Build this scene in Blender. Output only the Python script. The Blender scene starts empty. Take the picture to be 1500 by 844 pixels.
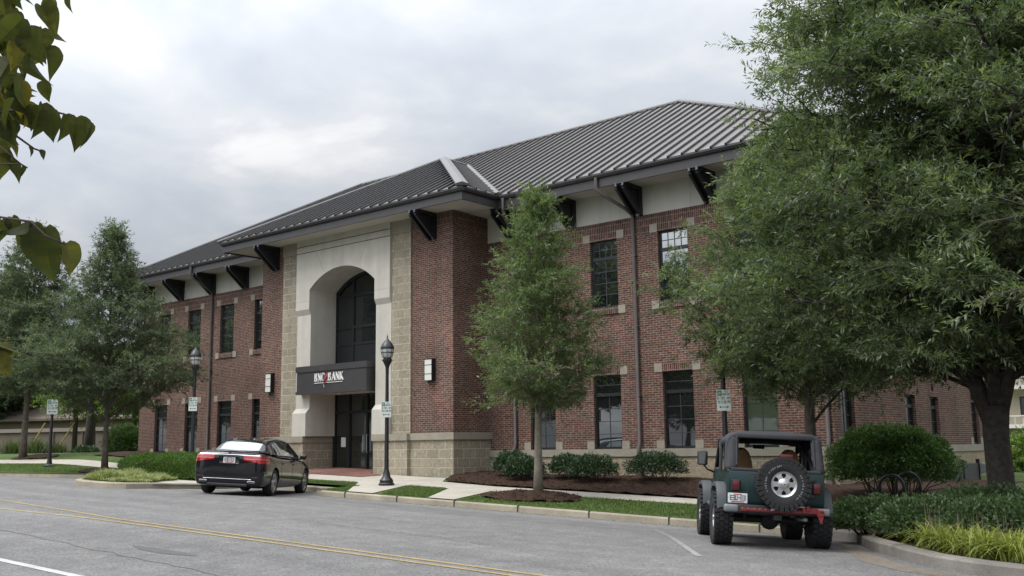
import bpy, bmesh, math, random
import numpy as np
from mathutils import Vector, Matrix

S = bpy.context.scene
COL = S.collection
R = math.radians
V = Vector

# ------------------------------------------------------------------ camera
YAW, PITCH, ROLL, FPX = -0.69888, 0.15683, -0.01276, 1483.2
fw = V((math.sin(YAW)*math.cos(PITCH), math.cos(YAW)*math.cos(PITCH), math.sin(PITCH)))
rt = V((math.cos(YAW), -math.sin(YAW), 0)); up = rt.cross(fw)
r2 = math.cos(ROLL)*rt + math.sin(ROLL)*up
u2 = -math.sin(ROLL)*rt + math.cos(ROLL)*up
cam = bpy.data.cameras.new('camera'); co = bpy.data.objects.new('camera', cam); COL.objects.link(co)
cam.sensor_width = 36; cam.lens = 36*FPX/1500; cam.clip_end = 3000; cam.clip_start = 0.05
co.matrix_world = Matrix(((r2.x, u2.x, -fw.x, 0), (r2.y, u2.y, -fw.y, 0), (r2.z, u2.z, -fw.z, 0), (0, 0, 0, 1)))
S.camera = co

# ------------------------------------------------------------------ view, world, sun (heavy cloud, soft high sun)
S.view_settings.view_transform = 'Standard'; S.view_settings.look = 'None'
S.view_settings.exposure = 0.64; S.view_settings.gamma = 1
S.view_settings.use_curve_mapping = False
S.cycles.max_bounces = 10; S.cycles.diffuse_bounces = 6; S.cycles.transparent_max_bounces = 8
S.cycles.use_denoising = True
SUN_EL, SUN_AZ = R(58), R(205)
W = bpy.data.worlds.new('World'); S.world = W; W.use_nodes = True
nt = W.node_tree; N = nt.nodes; L = nt.links; N.clear()
out = N.new('ShaderNodeOutputWorld'); bg = N.new('ShaderNodeBackground'); bg.inputs[1].default_value = 0.1
sky = N.new('ShaderNodeTexSky'); sky.sky_type = 'NISHITA'; sky.sun_disc = False
sky.sun_elevation = SUN_EL; sky.sun_rotation = SUN_AZ; sky.air_density = 1.0; sky.dust_density = 2.0
tc = N.new('ShaderNodeTexCoord')
sep = N.new('ShaderNodeSeparateXYZ'); L.new(tc.outputs['Generated'], sep.inputs[0])
def mth(op, a=None, b=None, va=0, vb=0):
    n = N.new('ShaderNodeMath'); n.operation = op
    n.inputs[0].default_value = va; n.inputs[1].default_value = vb
    if a is not None: L.new(a, n.inputs[0])
    if b is not None: L.new(b, n.inputs[1])
    return n.outputs[0]
zz = mth('MAXIMUM', sep.outputs[2], vb=0.0)
zd = mth('ADD', zz, vb=0.22)
px_ = mth('DIVIDE', sep.outputs[0], zd); py_ = mth('DIVIDE', sep.outputs[1], zd)
cmb = N.new('ShaderNodeCombineXYZ'); L.new(px_, cmb.inputs[0]); L.new(py_, cmb.inputs[1])
n1 = N.new('ShaderNodeTexNoise'); n1.inputs['Scale'].default_value = 2.9; n1.inputs['Detail'].default_value = 9; n1.inputs['Roughness'].default_value = .52; n1.inputs['Distortion'].default_value = .25
L.new(cmb.outputs[0], n1.inputs['Vector'])
cr = N.new('ShaderNodeValToRGB'); L.new(n1.outputs[0], cr.inputs[0])
e = cr.color_ramp.elements
e[0].position = .32; e[0].color = (.64, .695, .78, 1)
e[1].position = .68; e[1].color = (1.06, 1.06, 1.06, 1)
m_ = e.new(.46); m_.color = (.735, .775, .835, 1)
m_ = e.new(.58); m_.color = (.855, .875, .91, 1)
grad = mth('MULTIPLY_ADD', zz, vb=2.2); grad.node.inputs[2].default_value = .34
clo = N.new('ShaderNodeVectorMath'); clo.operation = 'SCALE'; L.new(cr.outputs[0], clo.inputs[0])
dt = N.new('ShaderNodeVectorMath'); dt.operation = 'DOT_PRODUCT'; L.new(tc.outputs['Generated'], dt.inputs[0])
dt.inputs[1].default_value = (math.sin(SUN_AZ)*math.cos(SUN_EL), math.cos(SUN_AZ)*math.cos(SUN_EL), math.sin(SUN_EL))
glow = mth('POWER', mth('MAXIMUM', dt.outputs['Value'], vb=0.0), vb=1.6)       # brightening added to the unseen sky round the sun, behind the viewer, as front light
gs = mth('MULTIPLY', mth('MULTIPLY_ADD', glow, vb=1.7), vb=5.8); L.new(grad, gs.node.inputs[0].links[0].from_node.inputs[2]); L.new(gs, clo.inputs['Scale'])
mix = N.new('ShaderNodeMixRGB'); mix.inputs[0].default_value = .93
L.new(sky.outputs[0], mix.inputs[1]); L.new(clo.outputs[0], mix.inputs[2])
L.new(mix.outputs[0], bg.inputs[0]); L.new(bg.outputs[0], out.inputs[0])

sl = bpy.data.lights.new('sun', 'SUN'); so = bpy.data.objects.new('sun', sl); COL.objects.link(so)
sl.energy = 1.5; sl.angle = R(25); sl.color = (1, .96, .9)
sd = V((math.sin(SUN_AZ)*math.cos(SUN_EL), math.cos(SUN_AZ)*math.cos(SUN_EL), math.sin(SUN_EL)))
so.rotation_euler = sd.to_track_quat('Z', 'Y').to_euler(); so.location = (0, -10, 40)

# ------------------------------------------------------------------ materials
MATS = {}
def mat(name, base=(.5, .5, .5), rough=.6, metal=0, spec=.5, noise=0, nscale=8, bump=0, bscale=60, ior=None, coat=0, streak=0):
    m = bpy.data.materials.new(name); m.use_nodes = True; MATS[name] = m
    t = m.node_tree; b = t.nodes['Principled BSDF']
    b.inputs['Base Color'].default_value = (*base, 1); b.inputs['Roughness'].default_value = rough
    b.inputs['Metallic'].default_value = metal; b.inputs['Specular IOR Level'].default_value = spec
    if ior: b.inputs['IOR'].default_value = ior
    if coat: b.inputs['Coat Weight'].default_value = coat; b.inputs['Coat Roughness'].default_value = .04
    c = t.nodes.new('ShaderNodeTexCoord')
    if noise:
        n = t.nodes.new('ShaderNodeTexNoise'); n.inputs['Scale'].default_value = nscale; n.inputs['Detail'].default_value = 6; n.inputs['Roughness'].default_value = .65
        t.links.new(c.outputs['Object'], n.inputs['Vector'])
        r = t.nodes.new('ShaderNodeMapRange'); r.inputs[1].default_value = .3; r.inputs[2].default_value = .7
        r.inputs[3].default_value = 1-noise; r.inputs[4].default_value = 1+noise
        t.links.new(n.outputs[0], r.inputs[0])
        v = t.nodes.new('ShaderNodeVectorMath'); v.operation = 'SCALE'; v.inputs[0].default_value = base
        t.links.new(r.outputs[0], v.inputs['Scale']); t.links.new(v.outputs[0], b.inputs['Base Color'])
    if streak and noise:
        mp = t.nodes.new('ShaderNodeMapping'); mp.inputs['Scale'].default_value = (2.6, 2.6, .16); t.links.new(c.outputs['Object'], mp.inputs[0])
        n2 = t.nodes.new('ShaderNodeTexNoise'); n2.inputs['Scale'].default_value = 1; n2.inputs['Detail'].default_value = 6; t.links.new(mp.outputs[0], n2.inputs['Vector'])
        q = t.nodes.new('ShaderNodeMapRange'); q.inputs[1].default_value = .35; q.inputs[2].default_value = .72; q.inputs[3].default_value = 1.03; q.inputs[4].default_value = 1-streak; t.links.new(n2.outputs[0], q.inputs[0])
        mm = t.nodes.new('ShaderNodeMath'); mm.operation = 'MULTIPLY'; t.links.new(r.outputs[0], mm.inputs[0]); t.links.new(q.outputs[0], mm.inputs[1]); t.links.new(mm.outputs[0], v.inputs['Scale'])
    if bump:
        n = t.nodes.new('ShaderNodeTexNoise'); n.inputs['Scale'].default_value = bscale; n.inputs['Detail'].default_value = 5
        t.links.new(c.outputs['Object'], n.inputs['Vector'])
        bp = t.nodes.new('ShaderNodeBump'); bp.inputs['Strength'].default_value = bump; bp.inputs['Distance'].default_value = .03
        t.links.new(n.outputs[0], bp.inputs['Height']); t.links.new(bp.outputs[0], b.inputs['Normal'])
    return m

def brickmat(name, c1, c2, mortar, bw, rh, ms, offset=.5, swap=False, var=.35, rough=.85, bumpd=.012, grime=.25, split=0, bias=0):
    m = bpy.data.materials.new(name); m.use_nodes = True; MATS[name] = m
    t = m.node_tree; b = t.nodes['Principled BSDF']; nn = t.nodes.new; lk = t.links.new
    b.inputs['Roughness'].default_value = rough; b.inputs['Specular IOR Level'].default_value = .25
    uv = nn('ShaderNodeTexCoord'); vec = uv.outputs['UV']
    if swap:
        s = nn('ShaderNodeSeparateXYZ'); lk(vec, s.inputs[0]); q = nn('ShaderNodeCombineXYZ'); lk(s.outputs[1], q.inputs[0]); lk(s.outputs[0], q.inputs[1]); vec = q.outputs[0]
    # the courses are never perfectly straight
    br = nn('ShaderNodeTexBrick'); br.offset = offset; br.inputs['Scale'].default_value = 1
    br.inputs['Brick Width'].default_value = bw; br.inputs['Row Height'].default_value = rh
    br.inputs['Mortar Size'].default_value = ms; br.inputs['Mortar Smooth'].default_value = .15; br.inputs['Bias'].default_value = bias
    br.inputs['Color1'].default_value = (*c1, 1); br.inputs['Color2'].default_value = (*c2, 1); br.inputs['Mortar'].default_value = (*mortar, 1)
    lk(vec, br.inputs['Vector'])
    n = nn('ShaderNodeTexNoise'); n.inputs['Scale'].default_value = .45; n.inputs['Detail'].default_value = 7; n.inputs['Roughness'].default_value = .6
    lk(vec, n.inputs['Vector'])
    r = nn('ShaderNodeMapRange'); r.inputs[1].default_value = .3; r.inputs[2].default_value = .7; r.inputs[3].default_value = 1-grime; r.inputs[4].default_value = 1+grime
    lk(n.outputs[0], r.inputs[0])
    n2 = nn('ShaderNodeTexNoise'); n2.inputs['Scale'].default_value = 9; n2.inputs['Detail'].default_value = 4; lk(vec, n2.inputs['Vector'])
    r2_ = nn('ShaderNodeMapRange'); r2_.inputs[1].default_value = .3; r2_.inputs[2].default_value = .7; r2_.inputs[3].default_value = 1-var; r2_.inputs[4].default_value = 1+var
    lk(n2.outputs[0], r2_.inputs[0])
    mp = nn('ShaderNodeMapping'); mp.inputs['Scale'].default_value = (1.7, .12, 1); lk(uv.outputs['UV'], mp.inputs[0])
    n4 = nn('ShaderNodeTexNoise'); n4.inputs['Scale'].default_value = 1; n4.inputs['Detail'].default_value = 6; lk(mp.outputs[0], n4.inputs['Vector'])
    r4 = nn('ShaderNodeMapRange'); r4.inputs[1].default_value = .35; r4.inputs[2].default_value = .7; r4.inputs[3].default_value = 1.06; r4.inputs[4].default_value = .84; lk(n4.outputs[0], r4.inputs[0])
    m4 = nn('ShaderNodeMath'); m4.operation = 'MULTIPLY'; lk(r.outputs[0], m4.inputs[0]); lk(r4.outputs[0], m4.inputs[1])
    mu = nn('ShaderNodeMath'); mu.operation = 'MULTIPLY'; lk(m4.outputs[0], mu.inputs[0]); lk(r2_.outputs[0], mu.inputs[1])
    v = nn('ShaderNodeVectorMath'); v.operation = 'SCALE'; lk(br.outputs[0], v.inputs[0]); lk(mu.outputs[0], v.inputs['Scale'])
    lk(v.outputs[0], b.inputs['Base Color'])
    inv = nn('ShaderNodeMath'); inv.operation = 'SUBTRACT'; inv.inputs[0].default_value = 1; lk(br.outputs['Fac'], inv.inputs[1])
    h = inv.outputs[0]
    if split:
        n3 = nn('ShaderNodeTexNoise'); n3.inputs['Scale'].default_value = 14; n3.inputs['Detail'].default_value = 6; lk(vec, n3.inputs['Vector'])
        ad = nn('ShaderNodeMath'); ad.operation = 'MULTIPLY_ADD'; lk(n3.outputs[0], ad.inputs[0]); ad.inputs[1].default_value = split; lk(h, ad.inputs[2]); h = ad.outputs[0]
    bp = nn('ShaderNodeBump'); bp.inputs['Strength'].default_value = .8; bp.inputs['Distance'].default_value = bumpd
    lk(h, bp.inputs['Height']); lk(bp.outputs[0], b.inputs['Normal'])
    return m

def leafmat(name, dark, mid, light, rough=.5, trans=.25, spec=.35):
    m = bpy.data.materials.new(name); m.use_nodes = True; MATS[name] = m
    t = m.node_tree; b = t.nodes['Principled BSDF']; nn = t.nodes.new; lk = t.links.new
    a = nn('ShaderNodeAttribute'); a.attribute_name = 'var'
    c = nn('ShaderNodeValToRGB'); lk(a.outputs['Fac'], c.inputs[0])
    c.color_ramp.elements[0].color = (*dark, 1); c.color_ramp.elements[1].color = (*light, 1)
    k = c.color_ramp.elements.new(.5); k.color = (*mid, 1)
    lk(c.outputs[0], b.inputs['Base Color']); b.inputs['Roughness'].default_value = rough; b.inputs['Specular IOR Level'].default_value = spec
    tr = nn('ShaderNodeBsdfTranslucent'); g = nn('ShaderNodeMixRGB'); g.blend_type = 'MULTIPLY'; g.inputs[0].default_value = 1
    lk(c.outputs[0], g.inputs[1]); g.inputs[2].default_value = (1.25, 1.3, .6, 1); lk(g.outputs[0], tr.inputs[0])
    mx = nn('ShaderNodeMixShader'); mx.inputs[0].default_value = trans
    lk(b.outputs[0], mx.inputs[1]); lk(tr.outputs[0], mx.inputs[2])
    lk(mx.outputs[0], t.nodes['Material Output'].inputs[0])
    return m

def groundmat(name, cols, scale, rough=.9, detail_scale=60, detail=.3, bump=.4, bd=.02, spec=.2, big=.25, bigscale=.25, wear=0):
    m = bpy.data.materials.new(name); m.use_nodes = True; MATS[name] = m
    t = m.node_tree; b = t.nodes['Principled BSDF']; nn = t.nodes.new; lk = t.links.new
    c = nn('ShaderNodeTexCoord')
    def nz(s, d=6, rg=.6):
        n = nn('ShaderNodeTexNoise'); n.inputs['Scale'].default_value = s; n.inputs['Detail'].default_value = d; n.inputs['Roughness'].default_value = rg
        lk(c.outputs['Object'], n.inputs['Vector']); return n.outputs[0]
    cr = nn('ShaderNodeValToRGB'); lk(nz(scale), cr.inputs[0]); E_ = cr.color_ramp.elements
    E_[0].position = .33; E_[0].color = (*cols[0], 1); E_[1].position = .67; E_[1].color = (*cols[-1], 1)
    if len(cols) > 2: k = E_.new(.5); k.color = (*cols[1], 1)
    def rng(o, a):
        r = nn('ShaderNodeMapRange'); r.inputs[1].default_value = .3; r.inputs[2].default_value = .7; r.inputs[3].default_value = 1-a; r.inputs[4].default_value = 1+a; lk(o, r.inputs[0]); return r.outputs[0]
    d = nz(detail_scale, 3, .7)
    mu = nn('ShaderNodeMath'); mu.operation = 'MULTIPLY'; lk(rng(d, detail), mu.inputs[0]); lk(rng(nz(bigscale), big), mu.inputs[1])
    o = mu.outputs[0]
    if wear:
        mp = nn('ShaderNodeMapping'); mp.inputs['Scale'].default_value = (.045, .75, 1); lk(c.outputs['Object'], mp.inputs[0])
        n3 = nn('ShaderNodeTexNoise'); n3.inputs['Scale'].default_value = 1; n3.inputs['Detail'].default_value = 5; lk(mp.outputs[0], n3.inputs['Vector'])
        m3 = nn('ShaderNodeMath'); m3.operation = 'MULTIPLY'; lk(o, m3.inputs[0]); lk(rng(n3.outputs[0], wear), m3.inputs[1])
        n5 = nz(3.2, 8, .72); r5 = nn('ShaderNodeMapRange'); r5.inputs[1].default_value = .60; r5.inputs[2].default_value = .72; r5.inputs[3].default_value = 1; r5.inputs[4].default_value = .80; lk(n5, r5.inputs[0])
        m5 = nn('ShaderNodeMath'); m5.operation = 'MULTIPLY'; lk(m3.outputs[0], m5.inputs[0]); lk(r5.outputs[0], m5.inputs[1]); o = m5.outputs[0]
    v = nn('ShaderNodeVectorMath'); v.operation = 'SCALE'; lk(cr.outputs[0], v.inputs[0]); lk(o, v.inputs['Scale'])
    lk(v.outputs[0], b.inputs['Base Color']); b.inputs['Roughness'].default_value = rough; b.inputs['Specular IOR Level'].default_value = spec
    bp = nn('ShaderNodeBump'); bp.inputs['Strength'].default_value = bump; bp.inputs['Distance'].default_value = bd; lk(d, bp.inputs['Height']); lk(bp.outputs[0], b.inputs['Normal'])
    return m

brickmat('brick', (.150, .062, .043), (.072, .034, .027), (.215, .178, .15), .213, .0677, .0105, var=.34)
brickmat('brick_soldier', (.145, .060, .044), (.056, .028, .025), (.22, .18, .155), .2032, .0677, .010, offset=0, swap=True, var=.32)
brickmat('split_face_block', (.32, .262, .185), (.265, .215, .15), (.40, .35, .27), .41, .205, .010, var=.16, split=1.2, bumpd=.02, grime=.16)
brickmat('stone_block', (.315, .275, .208), (.255, .222, .165), (.43, .40, .34), .56, .30, .014, var=.18, split=1.0, bumpd=.02, grime=.14)
brickmat('brick_paver', (.22, .10, .08), (.16, .075, .06), (.2, .16, .14), .213, .107, .006, var=.3)
mat('limestone', (.265, .24, .19), .8, noise=.14, nscale=3, bump=.15)
mat('cast_stone', (.47, .445, .395), .75, noise=.07, nscale=2.2, bump=.05, streak=.13)
mat('frieze_panel', (.48, .465, .425), .7, noise=.05, nscale=2, streak=.12)
mat('soffit', (.50, .475, .43), .75, noise=.05, nscale=1.5)
mat('dark_bronze', (.045, .042, .045), .42, noise=.12, nscale=2)
mat('black_bracket', (.010, .011, .016), .5, noise=.1, nscale=3)
mat('beam_end', (.10, .11, .13), .5)
mat('downspout_metal', (.115, .10, .098), .5, noise=.1, nscale=1.4)
mat('roof_metal', (.150, .140, .134), .45, metal=.15, noise=.12, nscale=.7, spec=.5)
mat('roof_seam', (.030, .029, .029), .5, metal=.1, noise=.1, nscale=2)
mat('roof_cap', (.145, .14, .135), .4, metal=.4, noise=.08, nscale=2)
mat('window_frame', (.012, .014, .017), .4)
mat('muntin', (.035, .04, .043), .45)
def glass_dark(name, base, k, wav=.0, rough=.015):
    m = mat(name, base, .25, spec=.2)
    t = m.node_tree; nn = t.nodes.new; c = nn('ShaderNodeTexCoord'); n = nn('ShaderNodeTexNoise'); n.inputs['Scale'].default_value = 1.1; n.inputs['Detail'].default_value = 1
    t.links.new(c.outputs['Object'], n.inputs['Vector'])
    bp = nn('ShaderNodeBump'); bp.inputs['Strength'].default_value = wav; bp.inputs['Distance'].default_value = .02
    t.links.new(n.outputs[0], bp.inputs['Height'])
    g = nn('ShaderNodeBsdfGlossy'); g.inputs['Roughness'].default_value = rough; g.inputs['Color'].default_value = (.86, .90, .92, 1); t.links.new(bp.outputs[0], g.inputs['Normal'])
    f = nn('ShaderNodeFresnel'); f.inputs[0].default_value = 1.5; ad = nn('ShaderNodeMath'); ad.operation = 'ADD'; ad.use_clamp = True; ad.inputs[1].default_value = k; t.links.new(f.outputs[0], ad.inputs[0])
    x = nn('ShaderNodeMixShader'); t.links.new(ad.outputs[0], x.inputs[0]); t.links.new(t.nodes['Principled BSDF'].outputs[0], x.inputs[1]); t.links.new(g.outputs[0], x.inputs[2])
    t.links.new(x.outputs[0], t.nodes['Material Output'].inputs[0]); return m
glass_dark('glass_window', (.006, .008, .008), .34, wav=.10)
glass_dark('glass_arch', (.012, .015, .016), .015, wav=.08)
glass_dark('glass_mid', (.008, .010, .009), .16, wav=.10)
glass_dark('glass_low', (.008, .010, .009), .06, wav=.10)
glass_dark('glass_blind', (.045, .060, .035), .05, wav=.08)
glass_dark('car_glass', (.006, .007, .008), .22)
glass_dark('rear_glass', (.006, .007, .008), .48)
mat('white_letter', (.78, .78, .76), .5)
mat('red_emblem', (.16, .012, .025), .4)
mat('grey_emblem', (.2, .19, .18), .45)
mat('lamp_white', (.62, .62, .58), .35)
mat('black_iron', (.012, .013, .015), .38, noise=.15, nscale=6)
mat('lantern_glass', (.46, .47, .46), .18, spec=.6)
mat('sign_white', (.55, .60, .56), .45)
mat('sign_green', (.01, .16, .08), .45)
mat('paper', (.6, .62, .6), .7)
mat('asphalt_patch', (.085, .084, .083), .9, noise=.15, nscale=5)
groundmat('asphalt', [(.142, .139, .137), (.160, .157, .154), (.185, .181, .176)], 2.6, detail_scale=28, detail=.46, bump=.6, bd=.012, big=.08, bigscale=.16, wear=.17)
groundmat('concrete', [(.36, .335, .285), (.43, .40, .345)], 2.5, detail_scale=40, detail=.1, bump=.2, bd=.006, big=.1, bigscale=.8)
groundmat('kerb_concrete', [(.25, .22, .165), (.34, .305, .235)], 1.5, detail_scale=45, detail=.16, bump=.3, bd=.008, big=.2, bigscale=.6)
groundmat('planter_kerb_concrete', [(.16, .145, .13), (.22, .205, .185)], 1.5, detail_scale=45, detail=.18, bump=.3, bd=.008, big=.25, bigscale=1.2)
groundmat('mulch', [(.028, .016, .010), (.052, .030, .020), (.078, .048, .034)], 22, detail_scale=45, detail=.5, bump=1, bd=.04, big=.15, bigscale=1)
groundmat('turf', [(.062, .098, .026), (.085, .128, .036)], 1.2, detail_scale=70, detail=.4, bump=.8, bd=.03, big=.15, bigscale=.7)
groundmat('field', [(.05, .075, .025), (.07, .09, .035)], .2, detail_scale=8, detail=.3, big=.2, bigscale=.05)
groundmat('dirt', [(.15, .128, .105), (.20, .172, .14)], 6, detail_scale=50, detail=.3)
groundmat('paint_yellow', [(.25, .195, .10), (.34, .265, .13)], 7, rough=.7, detail_scale=34, detail=.34, bump=.2, bd=.004, big=.12, bigscale=.9)
groundmat('paint_white', [(.38, .38, .37), (.48, .48, .47)], 3, rough=.7, detail_scale=45, detail=.25, bump=.2, bd=.004, big=.12, bigscale=.9)
groundmat('paint_faded', [(.185, .184, .18), (.25, .25, .24)], 6, rough=.8, detail_scale=45, detail=.25, bump=.2, bd=.004)
leafmat('oak_leaf', (.052, .080, .042), (.124, .168, .086), (.22, .27, .15), rough=.38, trans=.5, spec=.65)
leafmat('oak_leaf_pale', (.055, .085, .040), (.128, .180, .082), (.22, .27, .14), rough=.4, trans=.46, spec=.55)
leafmat('oak_leaf_dark', (.050, .074, .046), (.108, .142, .090), (.18, .215, .145), rough=.48, trans=.42, spec=.35)
leafmat('shrub_leaf', (.032, .072, .022), (.088, .158, .050), (.17, .25, .10), rough=.42, trans=.4, spec=.45)
leafmat('dark_shrub_leaf', (.022, .048, .024), (.050, .090, .042), (.105, .155, .08), rough=.42, trans=.2, spec=.4)
leafmat('cover_leaf', (.042, .082, .036), (.108, .170, .078), (.185, .255, .13), rough=.42, trans=.4, spec=.4)
leafmat('hedge_leaf', (.045, .10, .016), (.085, .165, .028), (.15, .235, .06), rough=.48, trans=.3)
leafmat('strap_leaf', (.08, .13, .02), (.19, .24, .045), (.36, .38, .12), rough=.42, trans=.38)
leafmat('patch_grass', (.13, .17, .055), (.23, .27, .11), (.38, .40, .23), rough=.5, trans=.32)
leafmat('tuft_blade', (.045, .075, .025), (.085, .125, .045), (.16, .17, .10), rough=.6, trans=.3)
leafmat('turf_blade', (.060, .105, .022), (.095, .150, .036), (.14, .195, .058), rough=.55, trans=.3)
leafmat('seed_stalk', (.10, .07, .06), (.16, .115, .095), (.22, .17, .14), rough=.7, trans=.1)
leafmat('bright_leaf', (.08, .14, .025), (.14, .215, .045), (.22, .29, .08), rough=.5, trans=.4)
leafmat('heart_leaf', (.026, .036, .016), (.075, .082, .026), (.22, .17, .035), rough=.6, trans=.45, spec=.2)
mat('bark', (.105, .088, .072), .95, noise=.35, nscale=7, bump=.8, bscale=16)
mat('bark_dark', (.058, .048, .042), .95, noise=.5, nscale=11, bump=1, bscale=14, streak=.35)
mat('bark_pale', (.20, .175, .14), .95, noise=.25, nscale=8, bump=.5, bscale=22)
mat('twig_bark', (.05, .035, .03), .9)
mat('retaining_block', (.125, .098, .08), .9, noise=.15, nscale=1.2)
mat('brown_wall', (.12, .088, .072), .9, noise=.12, nscale=1)
mat('brown_roof', (.13, .098, .082), .9, noise=.15, nscale=2)
mat('coping', (.21, .185, .16), .8)
mat('guard_yellow', (.42, .30, .07), .5)
mat('beige_wall', (.42, .37, .28), .85, noise=.06, nscale=.8)
mat('balcony_white', (.6, .58, .53), .7)
mat('screen_grey', (.055, .055, .058), .6, noise=.12, nscale=3)
mat('galvanised', (.45, .46, .47), .4, metal=.6)
mat('rack_black', (.006, .008, .012), .28)
# vehicles
mat('sedan_paint', (.010, .009, .012), .18, spec=.2, coat=.7)
mat('black_plastic', (.012, .012, .013), .55)
mat('chrome', (.72, .72, .73), .12, metal=1)
mat('alloy', (.50, .50, .51), .28, metal=.85)
mat('tail_red', (.36, .010, .012), .12, spec=.7, coat=1)
mat('tail_clear', (.45, .38, .38), .15, spec=.7)
mat('rubber', (.016, .016, .017), .85, noise=.2, nscale=20)
mat('jeep_green', (.004, .022, .023), .3, spec=.3, coat=.3)
mat('flare_grey', (.055, .062, .068), .6, noise=.1, nscale=8)
mat('soft_top', (.034, .035, .041), .8, noise=.18, nscale=5, bump=.15, bscale=25)
mat('seat_tan', (.30, .165, .075), .7, noise=.12, nscale=8)
mat('interior_dark', (.014, .014, .015), .7)
mat('bumper_grey', (.15, .16, .17), .45)
mat('jack_red', (.17, .014, .016), .5, noise=.35, nscale=14)
mat('plate_white', (.58, .60, .60), .4)
mat('plate_red', (.45, .08, .06), .45)
mat('tail_dark', (.085, .008, .010), .15, spec=.5)
mat('tyre_print', (.20, .20, .20), .7)
mat('cast_joint', (.30, .29, .26), .8)
mat('groove', (.07, .066, .06), .8)
mat('ink', (.03, .035, .04), .6)
def _clear():
    m = bpy.data.materials.new('clear_glass'); m.use_nodes = True; MATS['clear_glass'] = m
    t = m.node_tree; tr = t.nodes.new('ShaderNodeBsdfTransparent'); tr.inputs[0].default_value = (.75, .8, .8, 1)
    g = t.nodes.new('ShaderNodeBsdfGlossy'); g.inputs['Roughness'].default_value = .02
    f = t.nodes.new('ShaderNodeFresnel'); f.inputs[0].default_value = 1.5; x = t.nodes.new('ShaderNodeMixShader')
    t.links.new(f.outputs[0], x.inputs[0]); t.links.new(tr.outputs[0], x.inputs[1]); t.links.new(g.outputs[0], x.inputs[2])
    t.links.new(x.outputs[0], t.nodes['Material Output'].inputs[0])
_clear()

# ------------------------------------------------------------------ mesh helpers
def unit(v): v = V(v); return v.normalized()
class MB:
    """collects shapes that become ONE mesh object"""
    def __init__(s): s.v = []; s.f = []; s.mi = []; s.cur = 0
    def add(s, vs, fs):
        o = len(s.v); s.v += [tuple(p) for p in vs]; s.f += [tuple(i+o for i in f) for f in fs]; s.mi += [s.cur]*len(fs); return s
    def box(s, a, b):
        x0, y0, z0 = a; x1, y1, z1 = b
        return s.add([(x0,y0,z0),(x1,y0,z0),(x1,y1,z0),(x0,y1,z0),(x0,y0,z1),(x1,y0,z1),(x1,y1,z1),(x0,y1,z1)],
                     [(3,2,1,0),(4,5,6,7),(0,1,5,4),(1,2,6,5),(2,3,7,6),(3,0,4,7)])
    def boxT(s, T, a, b):
        """box in wall coordinates u, v (height), d (outward)"""
        u0, v0, d0 = a; u1, v1, d1 = b
        P = [T(u0,v0,d0),T(u1,v0,d0),T(u1,v0,d1),T(u0,v0,d1),T(u0,v1,d0),T(u1,v1,d0),T(u1,v1,d1),T(u0,v1,d1)]
        return s.add(P, [(3,2,1,0),(4,5,6,7),(0,1,5,4),(1,2,6,5),(2,3,7,6),(3,0,4,7)])
    def rbox(s, a, b, r=.02, seg=2, M=None):
        bm = bmesh.new(); bmesh.ops.create_cube(bm, size=1)
        for v in bm.verts: v.co = V([(a[i]+b[i])/2 + v.co[i]*(b[i]-a[i]) for i in range(3)])
        bmesh.ops.bevel(bm, geom=bm.edges[:], offset=r, segments=seg, affect='EDGES', profile=.5)
        return s.bm(bm, M)
    def bm(s, bm, M=None):
        bm.verts.index_update()
        s.add([(M @ v.co if M else v.co) for v in bm.verts], [[v.index for v in f.verts] for f in bm.faces]); bm.free(); return s
    def prism(s, poly, w):
        """poly: list of 3D points in a plane, extruded by vector w"""
        n = len(poly); w = V(w); A = [V(p) for p in poly]; B = [p+w for p in A]
        fs = [tuple(range(n-1, -1, -1)), tuple(range(n, 2*n))] + [(i, (i+1) % n, n+(i+1) % n, n+i) for i in range(n)]
        return s.add(A+B, fs)
    def tube(s, pts, rad, seg=8, cap=True):
        pts = [V(p) for p in pts]; n = len(pts); rad = rad if hasattr(rad, '__len__') else [rad]*n
        vs = []; ref = None
        for i, p in enumerate(pts):
            t = (pts[min(i+1, n-1)]-pts[max(i-1, 0)]).normalized()
            if ref is None: ref = t.orthogonal().normalized()
            ref = (ref - t*ref.dot(t)).normalized(); q = t.cross(ref)
            for k in range(seg):
                a = 2*math.pi*k/seg; vs.append(p + (ref*math.cos(a)+q*math.sin(a))*rad[i])
        fs = [(i*seg+k, i*seg+(k+1) % seg, (i+1)*seg+(k+1) % seg, (i+1)*seg+k) for i in range(n-1) for k in range(seg)]
        if cap: fs += [tuple(range(seg-1, -1, -1)), tuple(range((n-1)*seg, n*seg))]
        return s.add(vs, fs)
    def lathe(s, prof, c=(0,0,0), axis='z', seg=24, cap=True):
        """prof: (radius, height) pairs"""
        vs = []
        for r, h in prof:
            for k in range(seg):
                a = 2*math.pi*k/seg; x, y = r*math.cos(a), r*math.sin(a)
                p = {'z': (x, y, h), 'x': (h, x, y), 'y': (y, h, x)}[axis]
                vs.append((c[0]+p[0], c[1]+p[1], c[2]+p[2]))
        n = len(prof)
        fs = [(i*seg+k, i*seg+(k+1) % seg, (i+1)*seg+(k+1) % seg, (i+1)*seg+k) for i in range(n-1) for k in range(seg)]
        if cap: fs += [tuple(range(seg-1, -1, -1)), tuple(range((n-1)*seg, n*seg))]
        return s.add(vs, fs)
    def grid(s, P):
        """P: rows of points"""
        m, n = len(P), len(P[0])
        return s.add([p for r in P for p in r], [(i*n+j, i*n+j+1, (i+1)*n+j+1, (i+1)*n+j) for i in range(m-1) for j in range(n-1)])
    def xf(s, M):
        s.v = [tuple(M @ V(p)) for p in s.v]; return s

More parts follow.
